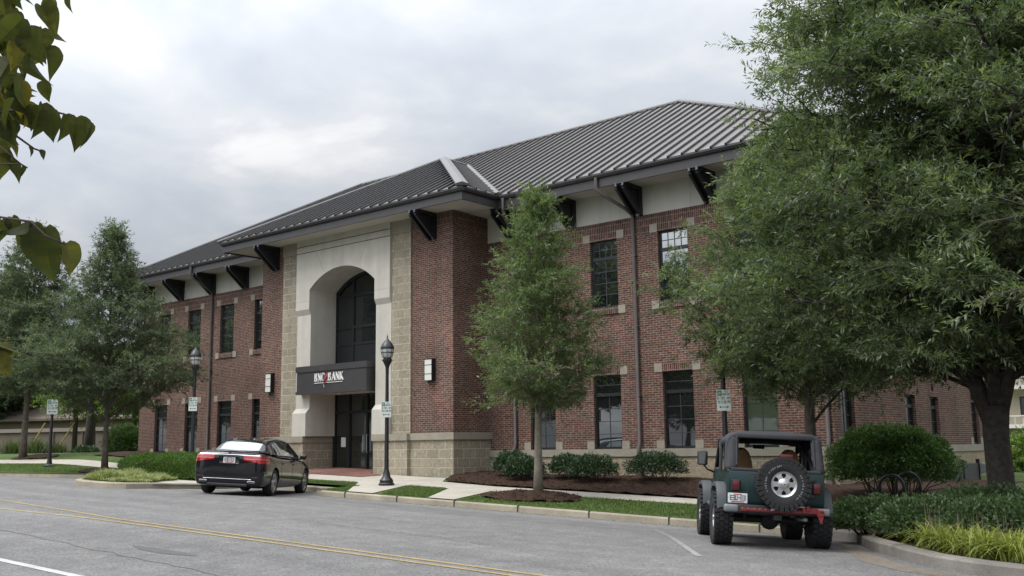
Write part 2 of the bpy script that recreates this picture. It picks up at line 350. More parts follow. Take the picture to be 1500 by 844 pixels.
ROOTLOC = {}
def obj(name, mb, m, parent=None, loc=None, smooth=False, recalc=True):
    """links mb as ONE mesh object; its vertices are given in the coordinates of its top-level thing's frame (world if static)"""
    me = bpy.data.meshes.new(name)
    off = V((0,0,0))
    if parent is not None: off = ROOTLOC.get(parent.name, V((0,0,0)))
    elif loc is not None: off = V(loc)
    vs = np.array(mb.v, dtype=float).reshape(-1, 3)
    me.from_pydata((vs-np.array(off)).tolist(), [], mb.f)
    ms = m if isinstance(m, (list, tuple)) else [m]
    for k in ms: me.materials.append(MATS[k])
    if len(ms) > 1: me.polygons.foreach_set('material_index', mb.mi)
    if recalc:
        bm = bmesh.new(); bm.from_mesh(me); bmesh.ops.recalc_face_normals(bm, faces=bm.faces[:]); bm.to_mesh(me); bm.free()
    # box-projected UVs in metres
    uv = me.uv_layers.new(name='UVMap')
    nl = len(me.loops); vi = np.empty(nl, dtype=np.int64); me.loops.foreach_get('vertex_index', vi)
    np_ = len(me.polygons); no = np.empty(np_*3); me.polygons.foreach_get('normal', no); no = np.abs(no.reshape(-1, 3))
    lt = np.empty(np_, dtype=np.int64); me.polygons.foreach_get('loop_total', lt)
    ax = np.repeat(no.argmax(1), lt)
    co_ = np.empty(len(me.vertices)*3); me.vertices.foreach_get('co', co_); P = (co_.reshape(-1, 3)+np.array(off))[vi]
    U = np.where(ax == 0, P[:, 1], P[:, 0]); Vv = np.where(ax == 2, P[:, 1], P[:, 2])
    uv.data.foreach_set('uv', np.stack([U, Vv], 1).ravel())
    if smooth:
        me.polygons.foreach_set('use_smooth', [True]*np_)
        if smooth is not True: me.set_sharp_from_angle(angle=R(smooth))
    o = bpy.data.objects.new(name, me); COL.objects.link(o)
    if parent is not None:
        o.parent = parent; ROOTLOC[o.name] = off
    elif loc is not None:
        o.location = loc; ROOTLOC[o.name] = off
    return o
def tag(o, label=None, cat=None, group=None, kind=None):
    if label: o['label'] = label
    if cat: o['category'] = cat
    if group: o['group'] = group
    if kind: o['kind'] = kind
    return o
def thing(name, label, cat, loc=(0,0,0), group=None, local=False, rotz=0):
    """an Empty at the thing's base; local=True: its parts are written in its own frame"""
    o = bpy.data.objects.new(name, None); COL.objects.link(o); o.location = loc; o.rotation_euler = (0, 0, rotz)
    ROOTLOC[o.name] = V((0,0,0)) if local else V(loc)
    return tag(o, label, cat, group)
def struct(name, mb, m, **k): return tag(obj(name, mb, m, **k), kind='structure')
def dup(root, loc, rotz=None, label=None, scale=None):
    r = root.copy(); COL.objects.link(r); r.location = loc
    if rotz is not None: r.rotation_euler = (0, 0, rotz)
    if scale: r.scale = (scale,)*3
    if label: r['label'] = label
    for ch in list(root.children):
        c = ch.copy(); COL.objects.link(c); c.parent = r
        for g in ch.children:
            d = g.copy(); COL.objects.link(d); d.parent = c
    return r

# ------------------------------------------------------------------ ground
YK = 18.6
def zk(x):
    if x > -29: return -2.003-.033*max(min(x, 60), -60)
    if x > -39: t = -29-x; return -1.046+.033*t-.033*t*t/20
    return -.881
def road(x, y):
    t = YK-y
    if t < 0: return zk(x)+t*.02
    return zk(x)+min(t, 3.6)*.055+max(0, min(t-3.6, 5.8))*.0145-max(0, min(t-9.4, 8))*.02
def sm(t): t = max(0, min(1, t)); return t*t*(3-2*t)
def verge(x, y):
    t = y-YK
    s = .028+.085*sm((-37-x)/8)
    return zk(x)+.16+min(t, 6.5)*s+max(0, min(t-6.5, 20))*.01
def sheet(f, xs, ys, dz=0):
    mb = MB(); mb.grid([[(x, y, f(x, y)+dz) for x in xs] for y in ys]); return mb
def lin(a, b, n): return [a+(b-a)*i/(n-1) for i in range(n)]
# one ground sheet to the horizon, a little below everything laid on it
gx = [-1500,-900,-500,-300,-200,-150]+lin(-120, 60, 61)+[90,140,220,400,800,1500]
gy = [-1200,-700,-400,-200,-120,-80,-60]+lin(-50, 18, 18)+lin(18.7, 60, 30)+[75,100,150,250,450,900,1600]
def gz(x, y): return (road(x, y) if y < YK else verge(x, y))-.35
struct('ground', sheet(gz, gx, gy), 'field')
rx = lin(-150, 70, 89)
struct('road', sheet(road, rx, lin(-6.0, 20.1, 32)), 'asphalt')
struct('far_verge', sheet(lambda x, y: road(x, -3.4)+.14+.02*(-3.4-y), rx, lin(-30, -3.4, 5)), 'turf')
# turf behind the kerb (verge), sidewalks, planting beds: sheets one above the other
def fill_poly(name, poly, m, dz, f=verge, kind='structure', step=.5, bumpy=0, seed=1):
    """horizontal sheet with the outline poly, draped on the ground"""
    bm = bmesh.new(); vs = [bm.verts.new((p[0], p[1], 0)) for p in poly]; bm.faces.new(vs)
    xs = [p[0] for p in poly]; ys = [p[1] for p in poly]
    for lo, hi, nrm in ((min(xs), max(xs), (1,0,0)), (min(ys), max(ys), (0,1,0))):
        k = int((hi-lo)/step)
        for i in range(1, k+1):
            c = lo+(hi-lo)*i/(k+1)
            bmesh.ops.bisect_plane(bm, geom=bm.verts[:]+bm.edges[:]+bm.faces[:], plane_co=(c*nrm[0], c*nrm[1], 0), plane_no=nrm)
    rnd = random.Random(seed)
    for v in bm.verts: v.co.z = f(v.co.x, v.co.y)+dz+(rnd.uniform(0, bumpy) if bumpy else 0)
    for fc in bm.faces:
        if fc.normal.z < 0: fc.normal_flip()
    mb = MB().bm(bm); return tag(obj(name, mb, m, recalc=False, smooth=True), kind=kind)
NX, NY = -22.9, 19.9           # the parking bay notch in the kerb
fill_poly('verge_turf', [(-150,YK),(-33.6,YK),(-33.6,20.1),(NX,20.1),(NX,YK+.1),(-8.3,YK+.1),(-6,24),(30,24),(30,42),(-10.8,42),(-10.8,26),(-46,26),(-46,60),(-150,60)], 'turf', 0, step=1.2)
fill_poly('sidewalk', [(-150,21.4),(-33,21.3),(-30,20.9),(-20,21.1),(-5,21.35),(-5,22.55),(-19.5,22.35),(-22.0,22.75),(-22.95,23.9),(-34,23.9),(-36,22.6),(-150,22.8)], 'concrete', .012)
# short walks from the kerb to the sidewalk
fill_poly('kerb_walk', [(-21.7,YK+.1),(-20.7,YK+.1),(-21.9,21.15),(-24.0,21.15)], 'concrete', .016)
o = fill_poly('kerb_walk', [(-18.6,YK+.1),(-17.7,YK+.1),(-18.6,21.2),(-20.2,21.2)], 'concrete', .016)
fill_poly('entrance_paving', [(-32.0,22.6),(-25.6,22.6),(-25.6,23.6),(-26.7,24.0),(-26.7,25.6),(-30.2,25.6),(-30.2,24.0),(-32,24.0)], 'brick_paver', .03)
def wallbed(x, y):
    return verge(x, y)+.10*sm((y-22.6)/3)+.10*sm((x+21)/6)*sm((y-23)/2.5)
fill_poly('mulch_bed', [(-22.85,24.0),(-22.0,22.85),(-19.5,22.4),(-10.5,22.55),(-7.5,23.0),(-7.5,31),(-10.82,31),(-10.82,26.0),(-22.95,26.0)], 'mulch', .03, f=wallbed, bumpy=.05, step=.22)
fill_poly('hedge_bed', [(-46,23.9),(-33.3,23.9),(-33.3,26.0),(-46,26.0)], 'mulch', .03, bumpy=.04, step=.4)
def ring(cx, cy, rx_, ry_, h=.12, seed=2):
    return fill_poly('mulch_ring', [(cx+rx_*math.cos(a)*(1+.08*math.sin(3*a+seed)), cy+ry_*math.sin(a)*(1+.06*math.cos(4*a))) for a in lin(0, 2*math.pi, 25)[:-1]], 'mulch', .02,
                     f=lambda x, y: verge(x, y)+h*max(0, 1-((x-cx)/rx_)**2-((y-cy)/ry_)**2), bumpy=.05, step=.18, seed=seed)
T1P, T2P, TLP, T0P, BTP = (-16.35, 20.45), (-9.05, 20.55), (-36.9, 19.75), (-50.5, 22.9), (-4.85, 18.5)
ring(T1P[0]-.05, T1P[1]-.25, 1.45, .95, .16, 3); ring(T2P[0]+.1, T2P[1]-.3, 1.3, .95, .14, 5); ring(TLP[0], TLP[1]+.1, 1.5, .85, .12, 7); ring(T0P[0], T0P[1]+.6, 1.8, .9, .1, 9)
# kerbs: a swept profile along a line
def kerb(name, pts, m, h=.15, w=.16, zf=None, n=.6):
    P = []
    for a, b in zip(pts[:-1], pts[1:]):
        k = max(1, int(math.dist(a, b)/n)); P += [(a[0]+(b[0]-a[0])*i/k, a[1]+(b[1]-a[1])*i/k) for i in range(k)]
    P.append(pts[-1]); rows = []
    for i, p in enumerate(P):
        a, b = P[max(i-1, 0)], P[min(i+1, len(P)-1)]; d = V((b[0]-a[0], b[1]-a[1])).normalized(); nn_ = V((-d.y, d.x))
        z = zf(p[0], p[1]) if zf else zk(p[0])
        rows.append([(p[0]+nn_.x*t, p[1]+nn_.y*t, z+q) for t, q in ((0, -.12), (.015, h-.03), (.045, h), (w, h+.004), (w, -.12))])
    mb = MB(); mb.grid(rows); return struct(name, mb, m, smooth=35)
kz = lambda x, y: road(x, y)
kerb('kerb', [(-8.25, YK), (-22.9, YK)][::-1], 'kerb_concrete')
kerb('kerb', [(-150, YK), (-33.5, YK)], 'kerb_concrete')
kerb('kerb', [(-27.6, NY), (-23.1, NY), (-22.9, NY-.2), (-22.9, YK+.02)], 'kerb_concrete', zf=kz)
# kerb joints (a groove every 3 m is a dark line across the face)
mb = MB()
for x in [-21.7+2.05*i for i in range(7)]:
    z = zk(x); mb.box((x-.012, YK-.004, z-.02), (x+.012, YK+.165, z+.157))
struct('kerb_joints', mb, 'ink')
# left planting bulb
bulb = [(-33.3,19.0),(-31.2,17.6),(-28.6,14.6),(-28.1,14.2),(-27.3,14.0),(-26.3,14.1),(-25.75,14.45),(-25.6,15.1),(-26.1,17.0),(-27.0,18.8),(-27.6,20.1)]
kerb('bulb_kerb', bulb, 'kerb_concrete', zf=kz, h=.16, n=.35)
bulb_in = lambda x, y: road(x, y)+.13+.03*max(0, y-15)
fill_poly('planting_bulb', [(x*.995-.13, y+.1) for x, y in bulb]+[(-33.3, 20.1)], 'concrete', 0, f=lambda x, y: road(x, min(y, YK))+.125, step=.5)
# right planter island
isl = [(-8.3,YK),(-7.75,18.5),(-7.3,18.15),(-7.05,17.6),(-6.3,16.2),(-5.3,14.75),(-4.7,14.15),(-4.0,13.8),(-3.0,13.6),(0,13.45),(12,13.4),(40,13.4)]
kerb('planter_kerb', isl, 'planter_kerb_concrete', zf=lambda x, y: road(x, y)-.0, h=.17, w=.22, n=.25)
pl_z = lambda x, y: road(x, min(y, YK))+.13
fill_poly('planter_soil', [(x+.1, y+.1) for x, y in isl]+[(40, 24), (-6, 24)], 'mulch', 0, f=lambda x, y: pl_z(x, y)+max(0, y-YK)*.02, step=.6, bumpy=.04)
# gutter dirt near the planter
fill_poly('gutter_dirt', [(-7.3,17.2),(-6.95,17.0),(-6.2,15.7),(-5.2,14.3),(-4.6,13.75),(-3.6,13.4),(-3.7,13.2),(-4.8,13.4),(-5.6,14.1),(-6.6,15.8)], 'dirt', .004, f=road, step=.3)
# road paint, laid 4 mm above the asphalt
def stripe(name, pts, w, m, dz=.005):
    rows = []
    P = []
    for a, b in zip(pts[:-1], pts[1:]):
        k = max(1, int(math.dist(a, b)/.5)); P += [(a[0]+(b[0]-a[0])*i/k, a[1]+(b[1]-a[1])*i/k) for i in range(k)]
    P.append(pts[-1])
    for i, p in enumerate(P):
        a, b = P[max(i-1, 0)], P[min(i+1, len(P)-1)]; d = V((b[0]-a[0], b[1]-a[1])).normalized(); n_ = V((-d.y, d.x))*w/2
        rows.append([(p[0]-n_.x, p[1]-n_.y, road(p[0]-n_.x, p[1]-n_.y)+dz), (p[0]+n_.x, p[1]+n_.y, road(p[0]+n_.x, p[1]+n_.y)+dz)])
    return struct(name, MB().grid(rows), m)
stripe('yellow_line', [(20,9.51),(-17.2,9.54),(-19.2,9.72),(-22.5,9.95),(-60,12.0),(-150,14)], .095, 'paint_yellow')
stripe('yellow_line', [(20,9.24),(-15.5,9.27),(-18.0,9.22),(-21,8.95),(-60,6.6),(-150,5)], .095, 'paint_yellow')
stripe('white_line', [(20,5.9),(-13.9,5.98),(-60,6.0-.3),(-150,4)], .12, 'paint_white')
stripe('parking_stripe', [(-7.4,12.8),(-10.6,16.7)], .09, 'paint_faded')
rr = random.Random(5)
def wander(a, b, n, amp): return [(a[0]+(b[0]-a[0])*i/n+rr.uniform(-amp, amp), a[1]+(b[1]-a[1])*i/n+rr.uniform(-amp, amp)) for i in range(n+1)]
stripe('road_crack', wander((-30,8.1),(-9,7.0),60,.05), .018, 'asphalt_patch', .004)
fill_poly('tar_patch', [(-12.82+.75*math.cos(a)*(1+.25*math.sin(3*a)), 7.75+.13*math.sin(a)) for a in lin(0, 6.28, 15)[:-1]], 'asphalt_patch', .004, f=road, step=.4)
for a, b in (((-24,14.2),(-12,13.2)), ((-16,12.0),(-9.5,11.6)), ((-18,16.5),(-11,15.9))):
    stripe('road_crack', wander(a, b, 22, .10), .012, 'asphalt_patch', .004)
# ------------------------------------------------------------------ the bank building
YW, YP, XR, XL, XC = 26.0, 24.23, -10.82, -45.4, -22.93      # wing face, bay face, right end, left end, bay corner
XPL, YB = -33.4, 39.8
ZCAP, ZBT, ZSOF = -.07, 7.0, 7.95
B = thing('bank_building', 'two-storey red brick bank with grey metal hip roof and tall white arched entrance', 'building', (-28, 26, -1.0))
FR = lambda Y: (lambda u, v, d: (u, Y-d, v))
SD = lambda X: (lambda u, v, d: (X+d, u, v))
def wall(mb, T, u0, u1, v0, v1, holes=(), rev=.14):
    us = sorted({u0, u1, *[h[0] for h in holes], *[h[1] for h in holes]}); vs = sorted({v0, v1, *[h[2] for h in holes], *[h[3] for h in holes]})
    for a, b in zip(us[:-1], us[1:]):
        for c, d in zip(vs[:-1], vs[1:]):
            m, n = (a+b)/2, (c+d)/2
            if any(h[0] < m < h[1] and h[2] < n < h[3] for h in holes): continue
            mb.add([T(a,c,0), T(b,c,0), T(b,d,0), T(a,d,0)], [(0,1,2,3)])
    for h in holes:
        a, b, c, d = h
        for p, q in (((a,c),(a,d)), ((a,d),(b,d)), ((b,d),(b,c)), ((b,c),(a,c))):
            mb.add([T(*p,0), T(*q,0), T(*q,-rev), T(*p,-rev)], [(0,1,2,3)])
LZ0, LZ1, UZ0, UZ1 = -.065, 2.20, 4.31, 6.47
WIN_R = [-20.6, -18.05, -15.52, -12.93]; WIN_L = [-35.86, -38.4, -40.97, -43.5]
HW = .515
def holes(cs): return [(c-HW, c+HW, z0, z1) for c in cs for z0, z1 in ((LZ0, LZ1), (UZ0, UZ1))]
SIDEW = [(26.45,27.4,LZ0,LZ1), (26.45,27.4,UZ0,UZ1), (31.4,32.3,.2,1.47), (33.65,34.5,.2,1.47), (31.4,32.3,4.6,6.2), (33.65,34.5,4.6,6.2), (38.0,38.85,LZ0,2.0), (38.0,38.85,UZ0,UZ1)]
def wpart(name, build, m, label=None):
    mb = MB(); build(mb); o = obj(name, mb, m, B, recalc=False)
    if label: o['label'] = label
    return o
ZS = 6.48   # top of plain brick, below the soldier band
cut = lambda hs, z0, z1: [(a, b, max(c, z0), min(d, z1)) for a, b, c, d in hs if c < z1 and d > z0]
def w_front(mb):
    wall(mb, FR(YW), XC, XR, ZCAP-.02, ZS, cut(holes(WIN_R), ZCAP-.02, ZS))
wpart('brick_wall', w_front, 'brick')
wpart('brick_wall', lambda mb: wall(mb, FR(YW), XL, XPL, ZCAP-.02, ZS, cut(holes(WIN_L), ZCAP-.02, ZS)), 'brick')
wpart('brick_wall', lambda mb: wall(mb, SD(XR), YW, YB, ZCAP-.02, ZS, SIDEW), 'brick')
wpart('brick_wall', lambda mb: wall(mb, SD(XL), YW, YB, -1.2, ZBT+1), 'brick'); wpart('brick_wall', lambda mb: wall(mb, FR(YB), XL, XR, -1.6, ZBT+1), 'brick')
for x0, x1, T in ((XC, XR, FR(YW-.004)), (XL, XPL, FR(YW-.004)), (YW-.004, YB, SD(XR+.004))):
    wpart('soldier_band', lambda mb: (wall(mb, T, x0, x1, ZS, ZBT), mb.boxT(T, (x0, ZBT-.02, -.02), (x1, ZBT+.045, .016))), 'brick_soldier')
wpart('brick_wall', lambda mb: wall(mb, FR(YP), -24.9, XC, .5, 7.55), 'brick'); wpart('brick_wall', lambda mb: wall(mb, FR(YP), XPL, -31.9, .5, 7.55), 'brick')
wpart('brick_wall', lambda mb: wall(mb, SD(XC), YP, YW, .5, 7.55), 'brick')
wpart('brick_wall', lambda mb: mb.add([(XPL, YP, .5), (XPL, YW, .5), (XPL, YW, 8.0), (XPL, YP, 8.0)], [(0,1,2,3)]), 'brick')
wpart('soldier_band', lambda mb: wall(mb, FR(YP-.004), -24.9, XC+.004, 7.55, 8.02), 'brick_soldier'); wpart('soldier_band', lambda mb: wall(mb, FR(YP-.004), XPL, -31.9, 7.55, 8.02), 'brick_soldier')
wpart('soldier_band', lambda mb: wall(mb, SD(XC+.004), YP, YW, 7.55, 8.02), 'brick_soldier')
# base of split-faced block with a smooth limestone cap
wpart('block_base', lambda mb: wall(mb, FR(YW-.05), XC, XR+.05, -1.9, ZCAP-.22), 'split_face_block'); wpart('block_base', lambda mb: wall(mb, FR(YW-.05), XL-.05, XPL, -1.6, ZCAP-.22), 'split_face_block')
wpart('block_base', lambda mb: wall(mb, SD(XR+.05), YW-.05, YB, -2.2, ZCAP-.22), 'split_face_block')
wpart('stone_cap', lambda mb: mb.boxT(FR(YW), (XC+.01, ZCAP-.225, -.1), (XR+.09, ZCAP, .09)), 'limestone'); wpart('stone_cap', lambda mb: mb.boxT(FR(YW), (XL-.09, ZCAP-.225, -.1), (XPL-.01, ZCAP, .09)), 'limestone')
wpart('stone_cap', lambda mb: mb.boxT(SD(XR), (YW+.1, ZCAP-.225, -.1), (YB, ZCAP, .088)), 'limestone')
PX0, PX1, PI0, PI1 = -32.0, -24.88, -30.25, -26.62    # stone piers (outer), opening
WX0, WX1, YWH = -31.05, -25.83, 24.07
qd = lambda x, y0, y1, z0, z1: ([(x,y0,z0),(x,y1,z0),(x,y1,z1),(x,y0,z1)], [(0,1,2,3)])
wpart('stone_base', lambda mb: (wall(mb, FR(24.02), PX0, PI0-.16, -1.4, .31), wall(mb, SD(PI0-.16), 24.02, 25.5, -1.4, .31), mb.add(*qd(PX0, 24.02, 24.2, -1.4, .31))), 'stone_block')
wpart('stone_base', lambda mb: (wall(mb, FR(24.02), PI1+.06, PX1, -1.6, .31), wall(mb, SD(PX1), 24.02, 24.2, -1.6, .31), mb.add(*qd(PI1+.06, 24.02, 25.5, -1.4, .31))), 'stone_block')
wpart('stone_base', lambda mb: (wall(mb, FR(24.16), PX1, XC+.06, -1.9, .31), wall(mb, SD(XC+.06), 24.16, YW, -1.9, .31)), 'stone_block'); wpart('stone_base', lambda mb: wall(mb, FR(24.16), XPL-.06, PX0, -1.4, .31), 'stone_block')
for a_, b_ in (((PX0-.04, 23.96, .305), (PI0-.12, 25.48, .53)), ((PI1+.02, 23.96, .305), (PX1+.04, 25.48, .53)), ((PX1+.043, 24.1, .306), (XC+.12, YW+.1, .528)), ((XPL-.1, 24.1, .306), (PX0-.043, 24.6, .528))):
    wpart('stone_cap', lambda mb: mb.box(a_, b_), 'limestone')
wpart('stone_strip', lambda mb: (wall(mb, FR(24.17), PX0, WX0+.3, .53, 7.5), mb.add(*qd(PX0, 24.17, 24.3, .53, 7.5))), 'stone_block')
wpart('stone_strip', lambda mb: (wall(mb, FR(24.17), WX1-.3, PX1, .53, 7.5), wall(mb, SD(PX1), 24.17, 24.3, .53, 7.5)), 'stone_block')
wpart('stone_strip_head', lambda mb: mb.box((PX0-.02, 24.14, 7.503), (WX0+.2, 24.3, 8.0)), 'limestone'); wpart('stone_strip_head', lambda mb: mb.box((WX1-.2, 24.14, 7.503), (PX1+.02, 24.3, 8.0)), 'limestone')
# the white arch: outline with opening, extruded to the reveal
ZSP, ZAT = 6.02, 6.71
cx_ = (PI0+PI1)/2; hw = (PI1-PI0)/2
def arch_pts(n=25):
    rs_ = ZAT-ZSP; rad_ = (hw*hw+rs_*rs_)/(2*rs_)
    return [(cx_-hw+2*hw*i/(n-1), ZAT-rad_+math.sqrt(rad_**2-(-hw+2*hw*i/(n-1))**2)) for i in range(n)]
ZPT, YMID, YLOW = 5.28, 24.16, 23.99
def jamb(side):
    x = PI0 if side < 0 else PI1
    return [(x, ZPT), (x, ZSP)]
def w_arch(mb):
    A = arch_pts(); JL = jamb(-1); JR = jamb(1)
    inner = JL+A[1:-1]+JR[::-1]
    n = len(inner)
    def outer(p):
        x, z = p
        if z < ZSP+.001: return (WX0 if x < cx_ else WX1, z)
        t = (x-PI0)/(PI1-PI0); return (WX0+(WX1-WX0)*t, 8.0) if 0.0 < t < 1.0 else (WX0 if x < cx_ else WX1, z)
    out_ = [outer(p) for p in inner]
    iL = len(JL)-1; iR = len(JL)+len(A)-2
    P = lambda q, y: (q[0], y, q[1])
    for i in range(n-1):
        a, b = inner[i], inner[i+1]; c, d = out_[i], out_[i+1]
        if i == iL: mb.add([P(a,YWH), P(b,YWH), P(d,YWH), P((WX0,8.0),YWH), P((WX0,a[1]),YWH)], [(0,1,2,3,4)])
        elif i+1 == iR: mb.add([P(a,YWH), P(b,YWH), P((WX1,b[1]),YWH), P((WX1,8.0),YWH), P(c,YWH)], [(0,1,2,3,4)])
        else: mb.add([P(a,YWH), P(b,YWH), P(d,YWH), P(c,YWH)], [(0,1,2,3)])
        mb.add([P(a,YWH), P(b,YWH), P(b,25.5), P(a,25.5)], [(0,1,2,3)])       # the reveal
    for x in (WX0, WX1): mb.add([(x,YWH,ZPT),(x,24.3,ZPT),(x,24.3,8.0),(x,YWH,8.0)], [(0,1,2,3)])
    for x0, x1 in ((WX0, PI0), (PI1, WX1)):      # the piers: set back in the middle, proud at the foot, with sloped shoulders
        e0, e1 = (x0, 25.5) , (x1, 25.5)
        prof = [(.53, YLOW), (1.38, YLOW), (1.56, YMID), (5.08, YMID), (ZPT, YWH)]
        for (z0, y0), (z1, y1) in zip(prof[:-1], prof[1:]):
            mb.add([(x0,y0,z0),(x1,y0,z0),(x1,y1,z1),(x0,y1,z1)], [(0,1,2,3)])
            for x, yb in ((x0, 25.5 if x0 == PI1 else 24.3), (x1, 25.5 if x1 == PI0 else 24.3)):
                mb.add([(x,y0,z0),(x,yb,z0),(x,yb,z1),(x,y1,z1)], [(0,1,2,3)])
o = wpart('entrance_arch', w_arch, 'cast_stone')
def w_lines(mb):
    pass
for z in (7.46, 7.71): wpart('stone_groove', lambda mb: mb.box((WX0-.002, YWH-.003, z), (WX1+.002, YWH+.02, z+.028)), 'groove')
def w_joints(mb):
    y0, y1 = YWH-.0025, YWH+.01
    def j(a, b, w=.012):
        mb = MB()
        d = V((b[0]-a[0], 0, b[1]-a[1])).normalized(); q = V((d.z, 0, -d.x))*w/2
        A, C = V((a[0], y0, a[1])), V((b[0], y0, b[1])); mb.prism([A-q, C-q, C+q, A+q], (0, .012, 0)); obj('stone_joint', mb, 'cast_joint', B)
    j((cx_-1.5, 7.45), (cx_-.95, 6.60)); j((cx_-.25, 7.45), (cx_-.22, 6.76)); j((cx_+1.35, 7.45), (cx_+.98, 6.58))
    j((cx_-.25, 7.99), (cx_-.25, 7.76)); j((cx_+1.35, 7.99), (cx_+1.35, 7.76)); j((cx_-1.5, 7.99), (cx_-1.5, 7.76))
    for a, b in ((WX0, PI0), (PI1, WX1)): j((a, 5.60), (b, 5.60))
w_joints(None)
# recess back wall behind the opening
wpart('recess_wall', lambda mb: mb.box((PI0-.3, 25.52, -1.2), (PI0+.02, 25.6, 7)), 'cast_stone'); wpart('recess_wall', lambda mb: mb.box((PI1-.02, 25.52, -1.2), (PI1+.3, 25.6, 7)), 'cast_stone')

# ---- frieze, soffits, fascia and gutter
OV = 1.03
XE0, XE1, YE = XL-OV, XR+OV, YW-OV
PE0, PE1, YPE = -34.75, -21.55, 23.2
for x0, x1, T, bt in ((XC, XR, FR(YW), [-21.2, -20.0, -18.63, -17.4, -16.08, -14.87, -13.55, -12.3, -11.2]), (XL, XPL, FR(YW), [-34.6, -36.3, -37.5, -38.85, -40.1, -41.4, -42.6, -43.9]), (YW, YB, SD(XR), [27.5, 30, 32, 34, 36])):
    fz = wpart('frieze', lambda mb: wall(mb, T, x0, x1, ZBT, 8.05), 'frieze_panel')
    for c in bt: obj('frieze_batten', MB().boxT(T, (c-.02, ZBT+.05, -.01), (c+.02, 7.94, .012)), 'frieze_panel', fz)
for a_, b_, c_, d_, q_ in ((XC,YE+.05,XE1-.05,YW,ZSOF), (XE0+.05,YE+.05,XPL,YW,ZSOF), (XR,YW,XE1-.05,YB,ZSOF), (XPL-1.3,YPE+.05,XC+1.3,YWH+.2,ZSOF+.02), (XC,YWH,PE1-.05,YW,ZSOF+.022), (PE0+.05,YWH,XPL,YW,ZSOF+.022)):
    wpart('soffit', lambda mb: mb.add([(a_,b_,q_),(c_,b_,q_),(c_,d_,q_),(a_,d_,q_)], [(0,1,2,3)]), 'soffit')
F0, F1 = 7.90, 8.22
for a_, b_ in (((PE1-.02, YE, F0), (XE1, YE+.06, F1)), ((XE0, YE, F0), (PE0+.02, YE+.06, F1)), ((XE1-.06, YE+.062, F0), (XE1, YB, F1)), ((XE0, YE+.062, F0), (XE0+.06, YB, F1)), ((PE0, YPE, F0+.02), (PE1, YPE+.06, F1)), ((PE1-.06, YPE+.062, F0+.02), (PE1, YW, F1)), ((PE0, YPE+.062, F0+.02), (PE0+.06, YW, F1))):
    wpart('fascia', lambda mb: mb.box(a_, b_), 'dark_bronze')
def gut(mb, a, b, n):
    """K gutter along a-b, projecting along n"""
    n = V(n); P = [(0,0), (.07,.0), (.12,.07), (.12,.13), (0,.13)]
    A, C = V(a), V(b); mb.prism([A+n*x+V((0,0,z)) for x, z in P], C-A)
ZG = 8.19
for a_, b_, n_ in (((PE1+.13, YE-.002, ZG), (XE1, YE-.002, ZG), (0,-1,0)), ((XE0, YE-.002, ZG), (PE0-.13, YE-.002, ZG), (0,-1,0)), ((PE0, YPE-.002, ZG), (PE1+.12, YPE-.002, ZG), (0,-1,0)), ((PE1+.002, YPE, ZG), (PE1+.002, YE-.13, ZG), (1,0,0)), ((PE0-.002, YPE, ZG), (PE0-.002, YE-.13, ZG), (-1,0,0)), ((XE1+.002, YE, ZG), (XE1+.002, YB, ZG), (1,0,0))):
    wpart('gutter', lambda mb: gut(mb, a_, b_, n_), 'dark_bronze')
# ---- standing seam roof: each plane is a polygon with ribs clipped to it
def roof_plane(name, poly, updir, sp=.47, m='roof_metal'):
    poly = [V(p) for p in poly]; updir = V(updir)
    nrm = (poly[1]-poly[0]).cross(poly[2]-poly[0]).normalized()
    if nrm.z < 0: nrm = -nrm
    upv = (updir-nrm*updir.dot(nrm)).normalized(); uu = upv.cross(nrm).normalized(); o0 = poly[0]
    q = [((p-o0).dot(uu), (p-o0).dot(upv)) for p in poly]
    mb = MB(); mb.add(poly, [tuple(range(len(poly)))])
    u0, u1 = min(a for a, _ in q), max(a for a, _ in q)
    k = int((u1-u0)/sp); mb.cur = 1
    for i in range(k+1):
        u = u0+sp*(i+.4)
        ys = []
        for (a, b), (c, d) in zip(q, q[1:]+q[:1]):
            if (a-u)*(c-u) < 0: ys.append(b+(d-b)*(u-a)/(c-a))
        if len(ys) < 2: continue
        v0, v1 = min(ys)-.0, max(ys)
        if v1-v0 < .1: continue
        P0 = o0+uu*u+upv*(v0-.02); P1 = o0+uu*u+upv*v1; w, h = uu*.024, nrm*.066
        mb.add([P0-w*1.5, P0+w*1.5, P0+w+h, P0-w+h, P1-w*1.5, P1+w*1.5, P1+w+h, P1-w+h], [(0,1,2,3),(1,5,6,2),(3,2,6,7),(0,3,7,4),(4,7,6,5)])
    return obj(name, mb, [m, 'roof_seam'], B)
ZE, YR, ZR, XR1, XR0 = 8.31, 32.9, 13.09, -19.1, -37.3
E0, E1, E2, E3 = (XE0-.12,YE-.12,ZE), (XE1+.12,YE-.12,ZE), (XE1+.12,2*YR-YE+.12,ZE), (XE0-.12,2*YR-YE+.12,ZE)
RA, RB = (XR0,YR,ZR), (XR1,YR,ZR)
roof_plane('roof_slope', [E0, E1, RB, RA], (0,1,.5)); roof_plane('roof_slope', [E1, E2, RB], (-1,0,.5)); roof_plane('roof_slope', [E3, E0, RA], (1,0,.5)); roof_plane('roof_slope', [E2, E3, RA, RB], (0,-1,.5))
PXm, ZPA, YPA = -28.2, 11.82, 29.3
yv = YE-.12+(ZPA-ZE)/((ZR-ZE)/(YR-YE+.12))
c0, c1 = (PE0-.12, YPE-.12, ZE+.0), (PE1+.12, YPE-.12, ZE+.0); pa, pb = (PXm, YPA, ZPA), (PXm, yv, ZPA)
v1_, v0_ = (PE1+.12, YE-.12, ZE+.003), (PE0-.12, YE-.12, ZE+.003)
